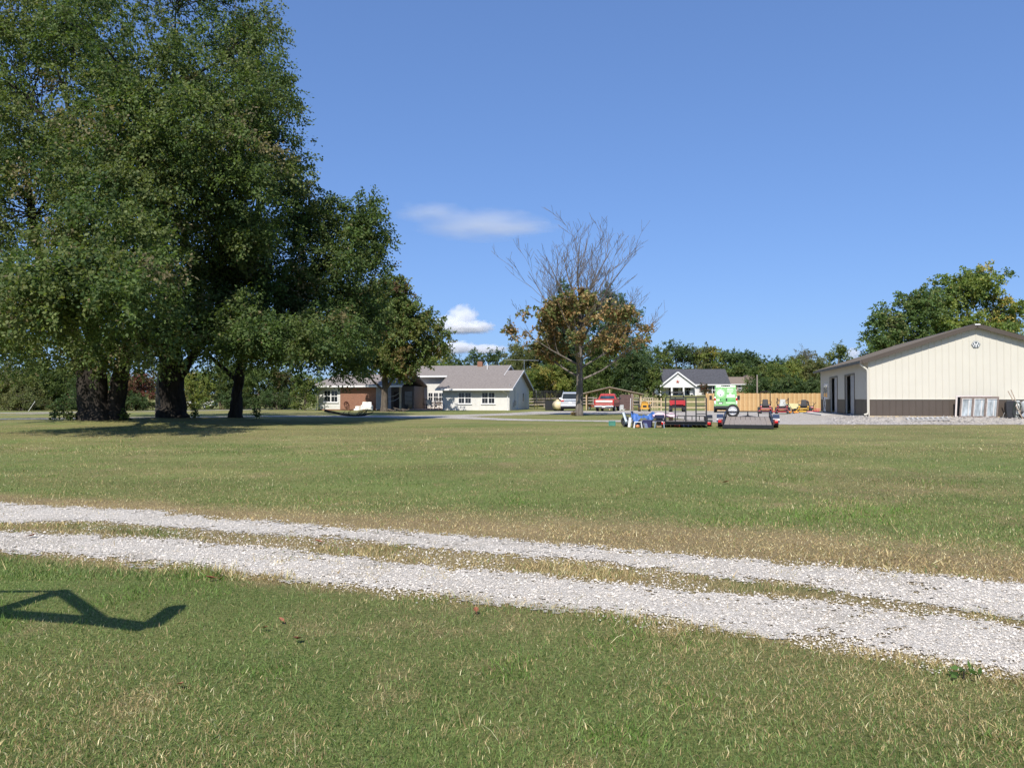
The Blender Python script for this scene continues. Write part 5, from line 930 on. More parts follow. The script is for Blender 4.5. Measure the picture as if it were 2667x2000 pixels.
# ================================================================== HEAP OF HOUSEHOLD THINGS BESIDE THE TRAILER
def heap(px, Y=34.4): x, y, z = on_ground(px, Y); return (x, y, z)
ha = -math.atan2(*heap(1680)[:2]); NAVY = pm('navy_paint', (.018, .022, .06), .4, var=.2); 
def sofa_tarp():
    t = thing('tarp', 'crumpled blue tarp draped over stacked household things', 'tarp', heap(1674, 34.9), ha); n = 26; k = 14; rs = np.random.RandomState(2); V = []; 
    for j in range(k):
        for i in range(n):
            u = i / (n - 1); v = j / (k - 1); x = -.62 + 1.22 * u; sag = .30 * math.sin(math.pi * min(1, u * .95)) ; top = .86 - sag * .75 + (.06 if u > .85 else 0)
            y = -.35 + .75 * v; z = top - (.42 * (1 - v / .35) ** 1.4 * (.7 + .5 * math.sin(u * 9)) if v < .35 else .10 * (v - .35)) + .045 * math.sin(u * 21 + v * 6) * (1 - .5 * v) + .03 * math.sin(u * 47 + v * 3)
            V.append((x + .02 * math.sin(v * 11), y + .06 * math.sin(u * 17), max(.12, z)))
    Fq = [(j * n + i, j * n + i + 1, (j + 1) * n + i + 1, (j + 1) * n + i) for j in range(k - 1) for i in range(n - 1)]
    o = MB().add(V, Fq).build('cloth', pm('blue_tarp_cloth', (.045, .12, .34), .6, var=.25, scale=4), t, 'all'); sm = o.modifiers.new('thickness', 'SOLIDIFY'); sm.thickness = .012
    MB().box(-.55, .5, -.2, .35, 0, .38).build('covered_box', NAVY, t, bevel=.03)
    MB().prism([(-.64, .42), (-.52, .42), (-.50, .9), (-.62, .9)], -.2, .4, 'xz').build('tarp_fold', pm('dark_navy_cloth', (.012, .02, .06), .8), t, bevel=.03)
sofa_tarp()
t = thing('beach_chair', 'folded white and blue striped chair propped against the blue tarp', 'chair', heap(1637, 34.6), ha + R(10)); SW = pm('blue_white_stripe', (.62, .70, .78), .6, var=.4, scale=9, stretch=(1, 1, 5)); 
MB().bar((-.10, .1, .32), (-.26, .15, .88), .30, .10).build('striped_sling', SW, t, bevel=.03); MB().bar((.02, -.05, .0), (.10, .05, .58), .14, .09).build('white_panel', WHITE, t, bevel=.02); MB().tube([(-.26, .05, .0), (-.2, .1, .3), (-.3, .2, .88)], .018, 6).build('frame', BLACK_STEEL, t)
t = thing('rubber_tyre', 'dark tyre standing behind the white panel of the striped chair', 'tyre', heap(1630, 35.0), ha); MB().ring((0, 0, .25), (.4, 1, 0), .18, .07, 22, 8).build('tread', RUBBER, t, True); MB().lathe((0, 0, .25), (.4, 1, 0), [(-.03, .12), (.03, .12)], 14).build('rim', GALV, t)
t = thing('plastic_stool', 'white plastic stool with splayed legs in front of the blue tarp', 'stool', heap(1661, 34.0), ha + R(4)); MB().box(-.19, .19, -.17, .17, .31, .35).build('seat', WHITE, t, bevel=.015)
for sx in (-1, 1):
    for sy in (-1, 1): MB().bar((sx * .16, sy * .14, .31), (sx * .20, sy * .18, 0), .05, .03).build('leg', WHITE, t)
t = thing('orange_ball', 'orange ball lying under the white plastic stool', 'ball', heap(1660, 34.05), 0); MB().lathe((0, 0, 0), (0, 0, 1), [(.0, .03), (.012, .06), (.04, .095), (.11, .12), (.18, .095), (.208, .06), (.22, .02)], 18).build('ball', pm('orange_rubber', (.75, .30, .12), .5), t, 'all'); MB().ring((0, 0, .11), (1, .3, 0), .1205, .003, 20, 4).build('seam', BLACK_STEEL, t)
t = thing('plastic_bin', 'navy storage bin beside the white stool', 'bin', heap(1686, 34.3), ha - R(6)); MB().loft([[(sx * w_, sy * w_ * .8, z) for sx, sy in ((-1, -1), (1, -1), (1, 1), (-1, 1))] for z, w_ in ((0, .19), (.40, .24))]).build('tub', pm('navy_plastic', (.03, .03, .10), .5), t, bevel=.02); MB().box(-.26, .26, -.21, .21, .40, .44).build('lid', pm('navy_lid', (.04, .045, .13), .5), t, bevel=.01)
t = thing('cookie_sheet', 'small grey metal tray tilted beside the navy bin', 'tray', heap(1684, 33.9), ha + R(12)); MB().bar((0, 0, 0), (-.05, .1, .26), .18, .025).build('sheet', ALU, t); MB().bar((-.1, .01, 0), (-.15, .11, .26), .02, .04).build('edge', GALV, t)
def spindle_chair(label, px, Y, rz, h=.82):
    t = thing('spindle_chair', label, 'chair', heap(px, Y), rz, 'navy chairs in the heap'); MB().box(-.24, .24, -.22, .22, .40, .44).build('seat', NAVY, t, bevel=.01); MB().box(-.25, .25, -.24, -.19, h - .22, h).build('top_rail', NAVY, t, bevel=.01)
    for k in range(8): MB().cyl((-.22 + k * .063, -.215, .44), (-.22 + k * .063, -.215, h - .22), .010, 6).build('spindle', NAVY, t)
    for sx in (-1, 1):
        for sy in (-1, 1): MB().cyl((sx * .21, sy * .19, .40), (sx * .24, sy * .22, 0), .018, 6).build('leg', pm('pale_blue_leg', (.33, .42, .50), .5) if sy < 0 else NAVY, t)
    MB().cyl((-.23, -.2, .18), (.23, -.2, .18), .012, 6).build('stretcher', NAVY, t)
spindle_chair('navy spindle-back chair with pink blanket piled above it', 1717, 34.0, ha, .84); spindle_chair('second navy chair wedged between the blue tarp and the trailer gate', 1700, 34.7, ha + R(160), .80)
def blanket(label, px, Y, z0, w, h, c, mat, grp):
    t = thing('blanket', label, 'blanket', (heap(px, Y)[0], Y, heap(px, Y)[2]), ha, grp); n = 18; k = 10; V = []; F_ = []
    for j in range(k + 1):
        ph = math.pi / 2 * j / k
        for i in range(n):
            th = 6.283 * i / n; r_ = 1 + .16 * math.sin(th * 3 + j) + .10 * math.sin(th * 7 + j * .7 + px); V.append((w * math.cos(th) * math.cos(ph) * r_, .8 * w * math.sin(th) * math.cos(ph) * r_, z0 + h * math.sin(ph) * (1 + .1 * math.sin(th * 4))))
    F_ = [(j * n + i, j * n + (i + 1) % n, (j + 1) * n + (i + 1) % n, (j + 1) * n + i) for j in range(k) for i in range(n)]; MB().add(V, F_).build('folds', mat, t, 'all'); MB().box(-w * .4, w * .4, .02, w * .6, 0, z0 + .02).build('crate_below', pm('cardboard', (.30, .21, .12), .85), t)
PINK = pm('pink_blanket_cloth', (.72, .42, .52), .9, var=.2, scale=7, c2=(.85, .66, .72)); blanket('pink blanket bundled on top of the heap above the navy chair', 1718, 34.6, .62, .42, .30, 0, PINK, None); blanket('pink blanket bundle seen through the trailer ramp gate', 1747, 36.2, .62, .30, .24, 0, PINK, None)
blanket('pale blue bedding wadded beside the pink blanket', 1695, 34.9, .60, .20, .26, 0, pm('pale_blue_cloth', (.45, .58, .70), .9, var=.2, scale=6), None)
t = thing('toy_box', 'low red and blue plastic toy under the trailer', 'toy', heap(1772, 35.2), ha); MB().box(-.3, .0, -.15, .15, 0, .14).build('red_part', pm('toy_red', (.6, .08, .04), .4), t, bevel=.03); MB().box(.01, .5, -.15, .15, 0, .12).build('blue_part', pm('toy_blue', (.06, .09, .30), .4), t, bevel=.03); MB().box(-.1, .3, -.1, .1, .12, .17).build('green_lid', pm('toy_green', (.15, .35, .2), .4), t)
t = thing('plastic_crate', 'teal green slatted crate alone on the grass', 'crate', heap(1594, 36.2), ha); TC = pm('teal_plastic', (.03, .22, .17), .45); w_ = .14
for z in (.01, .07, .13, .19): MB().box(-w_, w_, -w_, -w_ + .012, z, z + .035).box(-w_, w_, w_ - .012, w_, z, z + .035).box(-w_, -w_ + .012, -w_ + .013, w_ - .013, z, z + .035).box(w_ - .012, w_, -w_ + .013, w_ - .013, z, z + .035).build('slat', TC, t)
for sx in (-1, 1):
    for sy in (-1, 1): MB().box(sx * w_ - .012, sx * w_ + .012, sy * w_ - .012, sy * w_ + .012, 0, .23).build('corner_post', TC, t)
MB().box(-w_ + .013, w_ - .013, -w_ + .013, w_ - .013, .0, .012).build('base', TC, t)

for o in list(col.objects):
    if o.parent is None and o.get('category') in ('stool', 'tarp', 'bin', 'tray', 'ball') and o.location.y < 36: o.scale = (.86, .86, .80)
    if o.parent is None and o.name.startswith(('spindle_chair', 'beach_chair', 'blanket')): o.scale = (.85, .85, .76 if o.name.startswith('beach') else .70)
# ================================================================== FENCES
def copies(proto, parent, positions, scale=None):
    for i, p in enumerate(positions):
        o = proto if i == 0 else proto.copy()
        if i: col.objects.link(o)
        o.parent = parent; o.location = p
        if scale is not None: o.scale = scale[i]
random.seed(8)
A0 = np.array(on_ground(1838, 80)[:2]); A1 = np.array(on_ground(2150, 78)[:2]); L_ = np.linalg.norm(A1 - A0); an = math.atan2(A1[1] - A0[1], A1[0] - A0[0])
t = thing('privacy_fence', 'new cedar board privacy fence behind the green van', 'fence', (A0[0], A0[1], gz(*A0)), an); n = int(L_ / .148)
pk = MB().prism([(-.069, 0), (.069, 0), (.069, 1.80), (.045, 1.84), (-.045, 1.84), (-.069, 1.80)], -.01, .01, 'xz').build('picket', WOOD_TAN, t); copies(pk, t, [(.07 + k * .148, random.uniform(-.006, .006), random.uniform(-.02, .02)) for k in range(n)])
CED = [pm('cedar_b', (.43, .25, .10), .75, var=.2, scale=3, stretch=(6, 6, 1), c2=(.52, .32, .14)), pm('cedar_c', (.54, .34, .155), .75, var=.18, scale=3, stretch=(6, 6, 1), c2=(.62, .42, .20))]
for i, o in enumerate([c for c in t.children if c.name.startswith('picket')]):
    if i % 3:
        o.data = o.data.copy() if i < 3 else [c for c in t.children][i % 3].data
        if i < 3: o.data.materials[0] = CED[i - 1]
for z in (.3, .95, 1.55): MB().box(0, L_, .02, .06, z - .045, z + .045).build('rail', WOOD_TAN, t)
po = MB().box(-.05, .05, .065, .16, -.3, 1.8).build('post', LUMBER, t); copies(po, t, [(k * 2.4 + .1, 0, 0) for k in range(int(L_ / 2.4) + 1)])
def board_fence(label, p0, p1, heights, step, mat, pick=None, post_h=1.35):
    p0 = np.array(p0[:2]); p1 = np.array(p1[:2]); L_ = np.linalg.norm(p1 - p0); an = math.atan2(p1[1] - p0[1], p1[0] - p0[0]); z0 = gz(*p0); z1 = gz(*p1); t = thing('board_fence', label, 'fence', (p0[0], p0[1], z0), an); n = max(1, int(round(L_ / step)))
    sl = (z1 - z0) / L_
    for k in range(n + 1): MB().box(k * L_ / n - .06, k * L_ / n + .06, .03, .15, sl * k * L_ / n - .3, sl * k * L_ / n + post_h).build('post', mat, t)
    for z in heights:
        for k in range(n): MB().bar((k * L_ / n + .004, 0, z + sl * k * L_ / n), ((k + 1) * L_ / n - .004, 0, z + sl * (k + 1) * L_ / n), .035, .14).build('rail', mat, t)
    if pick:
        x = .1; o = MB().box(-.035, .035, -.045, -.02, .1, 1.35).build('picket', LUMBER, t); copies(o, t, [(.1 + k * pick, 0, 0) for k in range(int((L_ - .1) / pick))])
    return t
board_fence('weathered three-board fence behind the trampoline', on_ground(1375, 103), on_ground(1545, 103), (.45, .85, 1.22), 2.4, WOOD_GREY); board_fence('weathered board fence behind the open shed', on_ground(1545, 100), on_ground(1700, 98), (.45, .85, 1.22), 2.4, WOOD_GREY)
board_fence('tan picket fence with gaps between the brown shed wall and the board fence', on_ground(1668, 81), on_ground(1722, 81), (.4, 1.0), 1.6, LUMBER, .19); board_fence('low tan two-rail fence behind the red utility vehicle', on_ground(1722, 80.6), on_ground(1837, 80.2), (.35, .95), 2.3, LUMBER)
# ================================================================== OPEN SHED
sx_, sy_, sz_ = on_ground(1596, 86); t = thing('open_shed', 'open pole shed with low gable roof and brown board end wall', 'shed', (sx_, sy_, sz_), -math.atan2(sx_, sy_)); TIN = pm('rusty_tin', (.34, .27, .215), .6, var=.25, scale=3); PINE = pm('bare_pine', (.52, .36, .21), .8, var=.15)
slab_roof(t, 'roof', [(-3.35, -.3, 1.90), (-.35, -.3, 2.62), (-.35, 4.4, 2.62), (-3.35, 4.4, 1.90)], .06, TIN); slab_roof(t, 'roof', [(-.349, -.3, 2.62), (3.4, -.3, 1.80), (3.4, 4.4, 1.80), (-.349, 4.4, 2.62)], .06, TIN)
for x, h in ((-2.95, 1.85), (-.35, 2.5), (2.25, 1.98), (3.1, 1.78)): 
    for y in (0, 4.2): MB().box(x - .06, x + .06, y - .06, y + .06, -.2, h).build('post', PINE, t)
for x0, z0, x1, z1 in ((-3.3, 1.80, -.35, 2.51), (-.35, 2.51, 3.35, 1.70)): MB().bar((x0, -.1, z0), (x1, -.1, z1), .04, .12).build('rafter', PINE, t)
for y in (1.4, 2.8): MB().bar((-3.3, y, 1.80), (-.35, y, 2.51), .04, .12).bar((-.35, y, 2.51), (3.35, y, 1.70), .04, .12).build('rafter', PINE, t)
BR = pm('brown_stained_board', (.105, .06, .055), .8, var=.15, scale=3, stretch=(5, 5, 1))
for k in range(10): MB().box(.75 + k * .15, .894 + k * .15, -.09, -.065, .02, 1.72 + .0 * k).build('wall_board', BR, t)
MB().box(.75, 2.25, -.06, -.03, 1.4, 1.5).build('wall_batten', BR, t)
sw = lambda x, y, z=0: tuple(Vector((sx_, sy_, sz_ + z)) + Matrix.Rotation(-math.atan2(sx_, sy_), 3, 'Z') @ Vector((x, y, 0)))
t = thing('white_pole', 'white pole leaning on the brown shed wall', 'pole', sw(1.95, -.5), 0); MB().bar((-.03, 0, 0), (.06, .38, 1.25), .04).build('shaft', WHITE, t); MB().bar((.06, .38, 1.25), (.065, .4, 1.31), .06).build('cap', WHITE, t)
t = thing('louvre_box', 'small grey louvred box on the gravel beside the pickup', 'box', sw(.95, -.9), 0); MB().box(-.22, .22, -.15, .15, 0, .6).build('case', GALV, t)
for k in range(6): MB().box(-.2, .2, -.17, -.151, .06 + k * .09, .11 + k * .09).build('louvre', WHITE, t)
t = thing('white_scrap', 'tangle of white scrap pieces on the gravel behind the pickup', 'scrap', sw(.95, -1.6), 0)
for k in range(5): MB().bar((-.3 + .13 * k, .1 * (k % 2), .03), (-.1 + .12 * k, -.12, .05 + .09 * (k % 3)), .05).build('piece', WHITE, t)
# shed clutter
t = thing('lawn_cart', 'small red brown cart parked under the shed roof', 'cart', sw(-2.2, .6), R(20)); MB().loft([[(sx * w_, sy * .4, z) for sx, sy in ((-1, -1), (1, -1), (1, 1), (-1, 1))] for z, w_ in ((.3, .35), (.6, .5))]).build('tub', pm('rust_red', (.24, .08, .04), .7, var=.3), t)
for s in (-1, 1): wheel(t, (s * .45, 0, .2), .2, .1, GALV)
# ================================================================== TRAMPOLINE, PROPANE TANK, GATE
x, y, z = on_ground(1428, 92); t = thing('trampoline', 'black trampoline with safety net behind the propane tank', 'trampoline', (x, y, z), 0); m = MB().ring((0, 0, .82), (0, 0, 1), 1.75, .04, 32, 6); m.build('frame_ring', BLACK_STEEL, t); MB().cyl((0, 0, .80), (0, 0, .815), 1.7, 32).build('jump_mat', DARK, t); MB().lathe((0, 0, .7), (0, 0, 1), [(0, 1.80), (.14, 1.82)], 32).build('edge_pad', RUBBER, t)
NET = pm('black_net', (.015, .016, .016), .9)
for k in range(6):
    a = k * 1.047 + .3; c_, s_ = math.cos(a), math.sin(a); MB().tube([(1.75 * c_, 1.75 * s_, 0), (1.8 * c_, 1.8 * s_, .82), (1.95 * c_, 1.95 * s_, 2.3)], .03, 6).build('pole', pm('foam_pole_white', (.55, .55, .5), .7) if k in (2,) else BLACK_STEEL, t)
m = MB(); nn = 60
for k in range(nn):
    a = k * 6.283 / nn; a2 = (k + 1) * 6.283 / nn; m.bar((1.70 * math.cos(a), 1.70 * math.sin(a), .85), (1.80 * math.cos(a), 1.80 * math.sin(a), 2.2), .05, .004)
for zz in (1.1, 1.4, 1.7, 2.0, 2.2): m.ring((0, 0, zz), (0, 0, 1), 1.72 + .08 * (zz - .85) / 1.35, .02, 40, 4)
m.build('safety_net', NET, t)
x, y, z = on_ground(1455, 80); t = thing('propane_tank', 'cream horizontal propane tank beside the silver SUV', 'tank', (x, y, z), R(2)); CRM = pm('cream_tank_paint', (.66, .54, .34), .45, var=.06)
MB().lathe((0, -.2, .58), (0, 1, 0), [(0, .05), (.05, .26), (.14, .40), (.28, .46), (.5, .48), (2.4, .48), (2.62, .46), (2.76, .4), (2.86, .26), (2.9, .05)], 24).build('vessel', CRM, t, True); MB().cyl((0, 1.2, 1.04), (0, 1.2, 1.2), .16, 14).build('valve_dome', CRM, t)
for yy in (.4, 2.0): MB().box(-.3, .3, yy - .06, yy + .06, 0, .18).build('foot', BLACK_STEEL, t)
x, y, z = on_ground(1432, 84); t = thing('dark_crate', 'black box standing under the trampoline edge', 'box', (x, y, z), 0); MB().box(-.5, .5, -.35, .35, 0, 1.0).build('case', BLACK_STEEL, t, bevel=.03); MB().box(-.53, .53, -.38, .38, 1.0, 1.06).build('lid', RUBBER, t, bevel=.01)
x, y, z = on_ground(1662, 83); t = thing('pipe_gate', 'dark tubular gate beside the brown shed wall', 'gate', (x, y, z), -.15); m = MB()
for zz in (.25, .6, .95, 1.3): m.cyl((-.55, 0, zz), (.55, 0, zz), .03, 6)
for xx in (-.55, 0, .55): m.cyl((xx, 0, .0), (xx, 0, 1.75 if xx else 1.3), .035, 6)
m.build('gate_frame', BLACK_STEEL, t); MB().box(-.7, -.58, -.06, .06, 0, 1.8).build('gate_post', WOOD_GREY, t)

# ================================================================== WHITE HOUSE WITH THE STAR
Yw = 150.0; x, y, z = on_ground(1840, Yw); z = gz(x, y); fz = world_at(1840, 1034, Yw)[2]
Wt = thing('white_house', 'white gabled house with charcoal roof and a red star over its porch', 'house', (x, y, z), -.05); dz = fz - z; sc = Yw / 2000
def wx(px): return (px - 1840) * sc
def wz(py): return (1034 - py) * sc + dz
x0, x1 = wx(1717), wx(1898); MB().box(x0, x1, 0, 8, -.6, wz(1001)).build('wall', WHITE, Wt)
for k in range(14): MB().box(wx(1812), x1, -.03, -.001, dz + .05 + k * .19, dz + .215 + k * .19).build('lap_board', WHITE, Wt)
slab_roof(Wt, 'roof', [(wx(1728), -.5, wz(1001)), (wx(1901), -.5, wz(1001)), (wx(1901), 4.2, wz(959)), (wx(1728), 4.2, wz(959))], .15, SHINGLE_BLK); slab_roof(Wt, 'roof', [(wx(1728), 8.6, wz(1001)), (wx(1901), 8.6, wz(1001)), (wx(1901), 4.202, wz(959)), (wx(1728), 4.202, wz(959))], .15, SHINGLE_BLK); MB().box(wx(1810), wx(1902), -.64, -.502, wz(1001) - .2, wz(1001)).build('gutter', TRIM, Wt)
gxl, gxr, gxm = wx(1714), wx(1808), wx(1760); ze = wz(1005); zp = wz(969)
MB().prism([(gxl + .25, ze), (gxr - .25, ze), (gxm, zp - .3)], -2.6, -2.45, 'xz').build('porch_gable', WHITE, Wt)
slab_roof(Wt, 'porch_roof', [(gxl, -2.9, ze - .05), (gxm, -2.9, zp), (gxm, 2.5, zp), (gxl, 2.5, ze - .05)], .14, SHINGLE_BLK); slab_roof(Wt, 'porch_roof', [(gxm + .001, -2.9, zp), (gxr, -2.9, ze - .05), (gxr, 2.5, ze - .05), (gxm + .001, 2.5, zp)], .14, SHINGLE_BLK)
for xa, xb in ((gxl, gxm), (gxr, gxm)): MB().bar((xa, -2.93, ze - .14), (xb, -2.93, zp - .09), .06, .26).build('rake_board', TRIM, Wt)
MB().box(gxl + .2, gxr - .2, -2.6, -2.3, ze - .35, ze - .001).build('porch_beam', TRIM, Wt); MB().box(gxl + .1, gxr - .1, -2.7, -.01, -.6, dz + .12).build('porch_floor', TRIM, Wt)
for px in (1716, 1745, 1775, 1806): MB().box(wx(px) - .15, wx(px) + .15, -2.6, -2.3, dz + .12, ze - .35).build('porch_column', TRIM, Wt)
for px in (1752, 1784): window(Wt, wx(px) - .7, dz + .5, 1.8, 1.6, -.02, 2)
window(Wt, wx(1844), dz + .55, 1.6, 1.55, -.03, 2, True)
for px in (1838.5, ): MB().box(wx(px) - .18, wx(px) + .18, -.08, -.031, dz + .45, dz + 2.2).build('shutter', pm('dark_shutter', (.04, .035, .04), .6), Wt)
st = []; 
for k in range(10): r_ = .44 if k % 2 == 0 else .17; a = R(90 + 36 * k); st.append((gxm + r_ * math.cos(a), wz(995) + r_ * math.sin(a)))
m = MB(); nS = len(st); m.add([(p[0], -2.62, p[1]) for p in st] + [(gxm, -2.74, wz(995))], [(i, (i + 1) % nS, nS) for i in range(nS)]); m.build('barn_star', pm('rust_red_star', (.36, .07, .04), .55), Wt)
MB().lathe((gxm, -2.62, wz(980)), (0, 1, 0), [(-.03, .22), (0, .24)], 20).build('gable_vent', TRIM, Wt)
t = thing('porch_swing', 'pale chair on the white house porch', 'chair', tuple(Vector((x, y, z)) + Vector((wx(1796), -1.6, dz + .12))), 0); MB().box(-.3, .3, -.25, .25, .4, .46).build('seat', WHITE, t); MB().box(-.3, .3, .2, .26, .46, 1.1).build('backrest', WHITE, t)
for xx in (-.27, .27): MB().box(xx - .03, xx + .03, -.25, .25, 0, .4).build('leg', WHITE, t)
bs = (x + wx(1822), y - 3.5, gz(x + wx(1822), y - 3.5)); tree('shrub', 'dark reddish shrub at the corner of the white house porch', bs, [([(0, 0, -.1), (0, 0, 1.0)], [.06, .03])], [(0, 0, 1.3, 1.1, .9, 1.0, 16)], [((.06, .07, .03), .6), ((.13, .06, .04), .4)], 'shrub', leaf=(.28, .10), crad=.7, ntw=6, nlf=8, tri=True, seed=66)
# brick house beyond
Yb = 185.0; x, y, z = on_ground(1930, Yb); fz = world_at(1930, 1026, Yb)[2]; dz = fz - z; sc = Yb / 2000
t = thing('brick_house', 'small brown-roofed brick house half hidden behind the cedar fence', 'house', (x, y, z), -.12)
MB().box(-4.5, 4.5, 0, 7, -.5, dz + 2.5).build('wall', BRICK, t); slab_roof(t, 'roof', [(-5, -.5, dz + 2.4), (5, -.5, dz + 2.4), (3.0, 3.5, dz + 4.2), (-3.0, 3.5, dz + 4.2)], .15, SHINGLE_BRN); slab_roof(t, 'roof', [(-5, 7.5, dz + 2.4), (5, 7.5, dz + 2.4), (3.0, 3.502, dz + 4.2), (-3.0, 3.502, dz + 4.2)], .15, SHINGLE_BRN); slab_roof(t, 'roof', [(-5, 7.5, dz + 2.39), (-5, -.5, dz + 2.39), (-3, 3.5, dz + 4.19)], .15, SHINGLE_BRN); slab_roof(t, 'roof', [(5, -.5, dz + 2.39), (5, 7.5, dz + 2.39), (3, 3.5, dz + 4.19)], .15, SHINGLE_BRN)
MB().prism([(.6, dz + 2.3), (5.6, dz + 2.3), (5.0, dz + 4.6), (1.6, dz + 4.6)], 1.5, 5.5, 'xz').build('roof_dormer', SHINGLE_BRN, t); MB().box(-5.0, 5.0, -.62, -.502, dz + 2.2, dz + 2.38).build('gutter', TRIM, t); window(t, -.7, dz + .8, 1.4, 1.3, -.02, 2); MB().box(1.6, 3.0, -.03, -.001, dz, dz + 2.1).build('door_recess', DARK, t); MB().box(3.1, 3.3, -.2, -.02, dz, dz + 2.3).build('porch_post', TRIM, t)
# ================================================================== FALLEN BRANCH
x, y, z = on_ground(925, 55); t = thing('fallen_branch', 'dead fallen branch lying on the lawn near the drive', 'branch', (x, y, z), 0); random.seed(3)
MB().tube([(-2.2, 0, .42), (-1.6, .1, .30), (-.8, 0, .12), (0, -.1, .06), (.7, 0, .10), (1.3, .1, .3)], [.09, .085, .08, .07, .06, .03], 8).build('limb', BARK_DARK, t, 'all')
for k in range(11):
    xx = random.uniform(-1, 1.1); MB().tube([(xx, 0, .1), (xx + random.uniform(-.2, .3), random.uniform(-.4, .4), .3), (xx + random.uniform(.0, .6), random.uniform(-.7, .7), random.uniform(.25, .62))], [.03, .02, .006], 5).build('twig', BARK_DARK, t)
# ================================================================== FOREGROUND LITTER
random.seed(12); LM = pm('dead_leaf', (.24, .085, .04), .7, var=.3, scale=30)
SPOT = [(775, 1676, .045, 'curled rust brown leaf on the lawn, largest of the loose leaves'), (470, 1796, .03, 'tiny red leaf deep in the near lawn'), (690, 1646, .03, 'small brown leaf close above the curled rust brown leaf'), (733, 1626, .03, 'dull brown leaf between two smaller leaves on the near lawn'), (1240, 1600, .035, 'rust leaf at the near edge of the gravel'), (550, 1515, .05, 'pale orange leaf on bare soil beside the gravel'), (830, 1418, .045, 'brown leaf on the grassy strip between the wheel ruts'), (82, 1402, .05, 'dark red leaf lying on the gravel rut'), (1890, 1265, .07, 'small rust leaf out on the far side lawn')]
for px, py, s, lab in SPOT:
    gx, gy = to_ground(px, py); t = thing('fallen_leaf', lab, 'leaf', (gx, gy, gz(gx, gy) + .03), random.uniform(0, 6), 'fallen leaves on the lawn')
    V = [(0, -s, 0), (s * .55, -s * .4, .25 * s), (s * .5, s * .4, .5 * s), (0, s, .55 * s), (-s * .5, s * .4, .5 * s), (-s * .55, -s * .4, .25 * s), (0, 0, 0)]; MB().add(V, [(0, 1, 6), (1, 2, 6), (2, 3, 6), (3, 4, 6), (4, 5, 6), (5, 0, 6)]).build('blade', LM, t); MB().tube([(0, -s, 0), (0, -s * 1.5, -.01)], .002, 4).build('stalk', LM, t)
gx, gy = to_ground(2510, 1768); tree('broadleaf_weed', 'bright green broad-leaved weed at the near edge of the gravel', (gx, gy, gz(gx, gy)), [([(0, 0, -.02), (0, 0, .06)], [.006, .003])], [(0, 0, .03, .14, .05, .015, 8)], [((.07, .13, .03), .7), ((.10, .17, .04), .3)], 'weed', leaf=(.05, .018), crad=.04, ntw=3, nlf=2, seed=81, twig=False, droop=.15)
# ================================================================== UNSEEN FRAME BESIDE THE CAMERA (shaped to cast the shadow on the lawn)
def above(px, py, h):
    g = to_ground(px, py); k = h / math.tan(SUN_EL); return Vector((g[0] + SUN_DIR.x / math.cos(SUN_EL) * k, g[1] + SUN_DIR.y / math.cos(SUN_EL) * k, h))
fr = thing('shadow_frame', 'unseen green steel tube frame shaped to cast the shadow on the near lawn', 'frame', (-4.75, 3.9, gz(-4.75, 3.9)), 0); FS = pm('green_tube_paint', (.04, .12, .07), .5); rel = lambda v: v - Vector((-4.75, 3.9, 0))
p1, p2, p3, p4, p5 = [rel(above(*q)) for q in ((-90, 1590, 2.25), (270, 1618, 2.2), (385, 1634, 2.2), (460, 1581, 2.2), (160, 1540, 2.3))]
MB().tube([p1, p2, p3], .075, 10).build('beam', FS, fr); MB().tube([p3 + Vector((.0, .05, 0)), p4], .08, 10).build('end_hook', FS, fr); MB().tube([p1 + Vector((.25, 0, 0)), p5], .085, 10).tube([p5, p2], .05, 10).build('brace', FS, fr); MB().tube([p5, p5 + Vector((-.9, .0, .0))], .025, 8).build('tie_rod', FS, fr)
MB().tube([(-.0, 0, -.1), (0, 0, 1.2), tuple(p1)], .07, 10).build('post', FS, fr); MB().tube([(-.9, .4, -.1), (-.6, .25, 1.2), tuple(p1)], .06, 10).build('post', FS, fr)

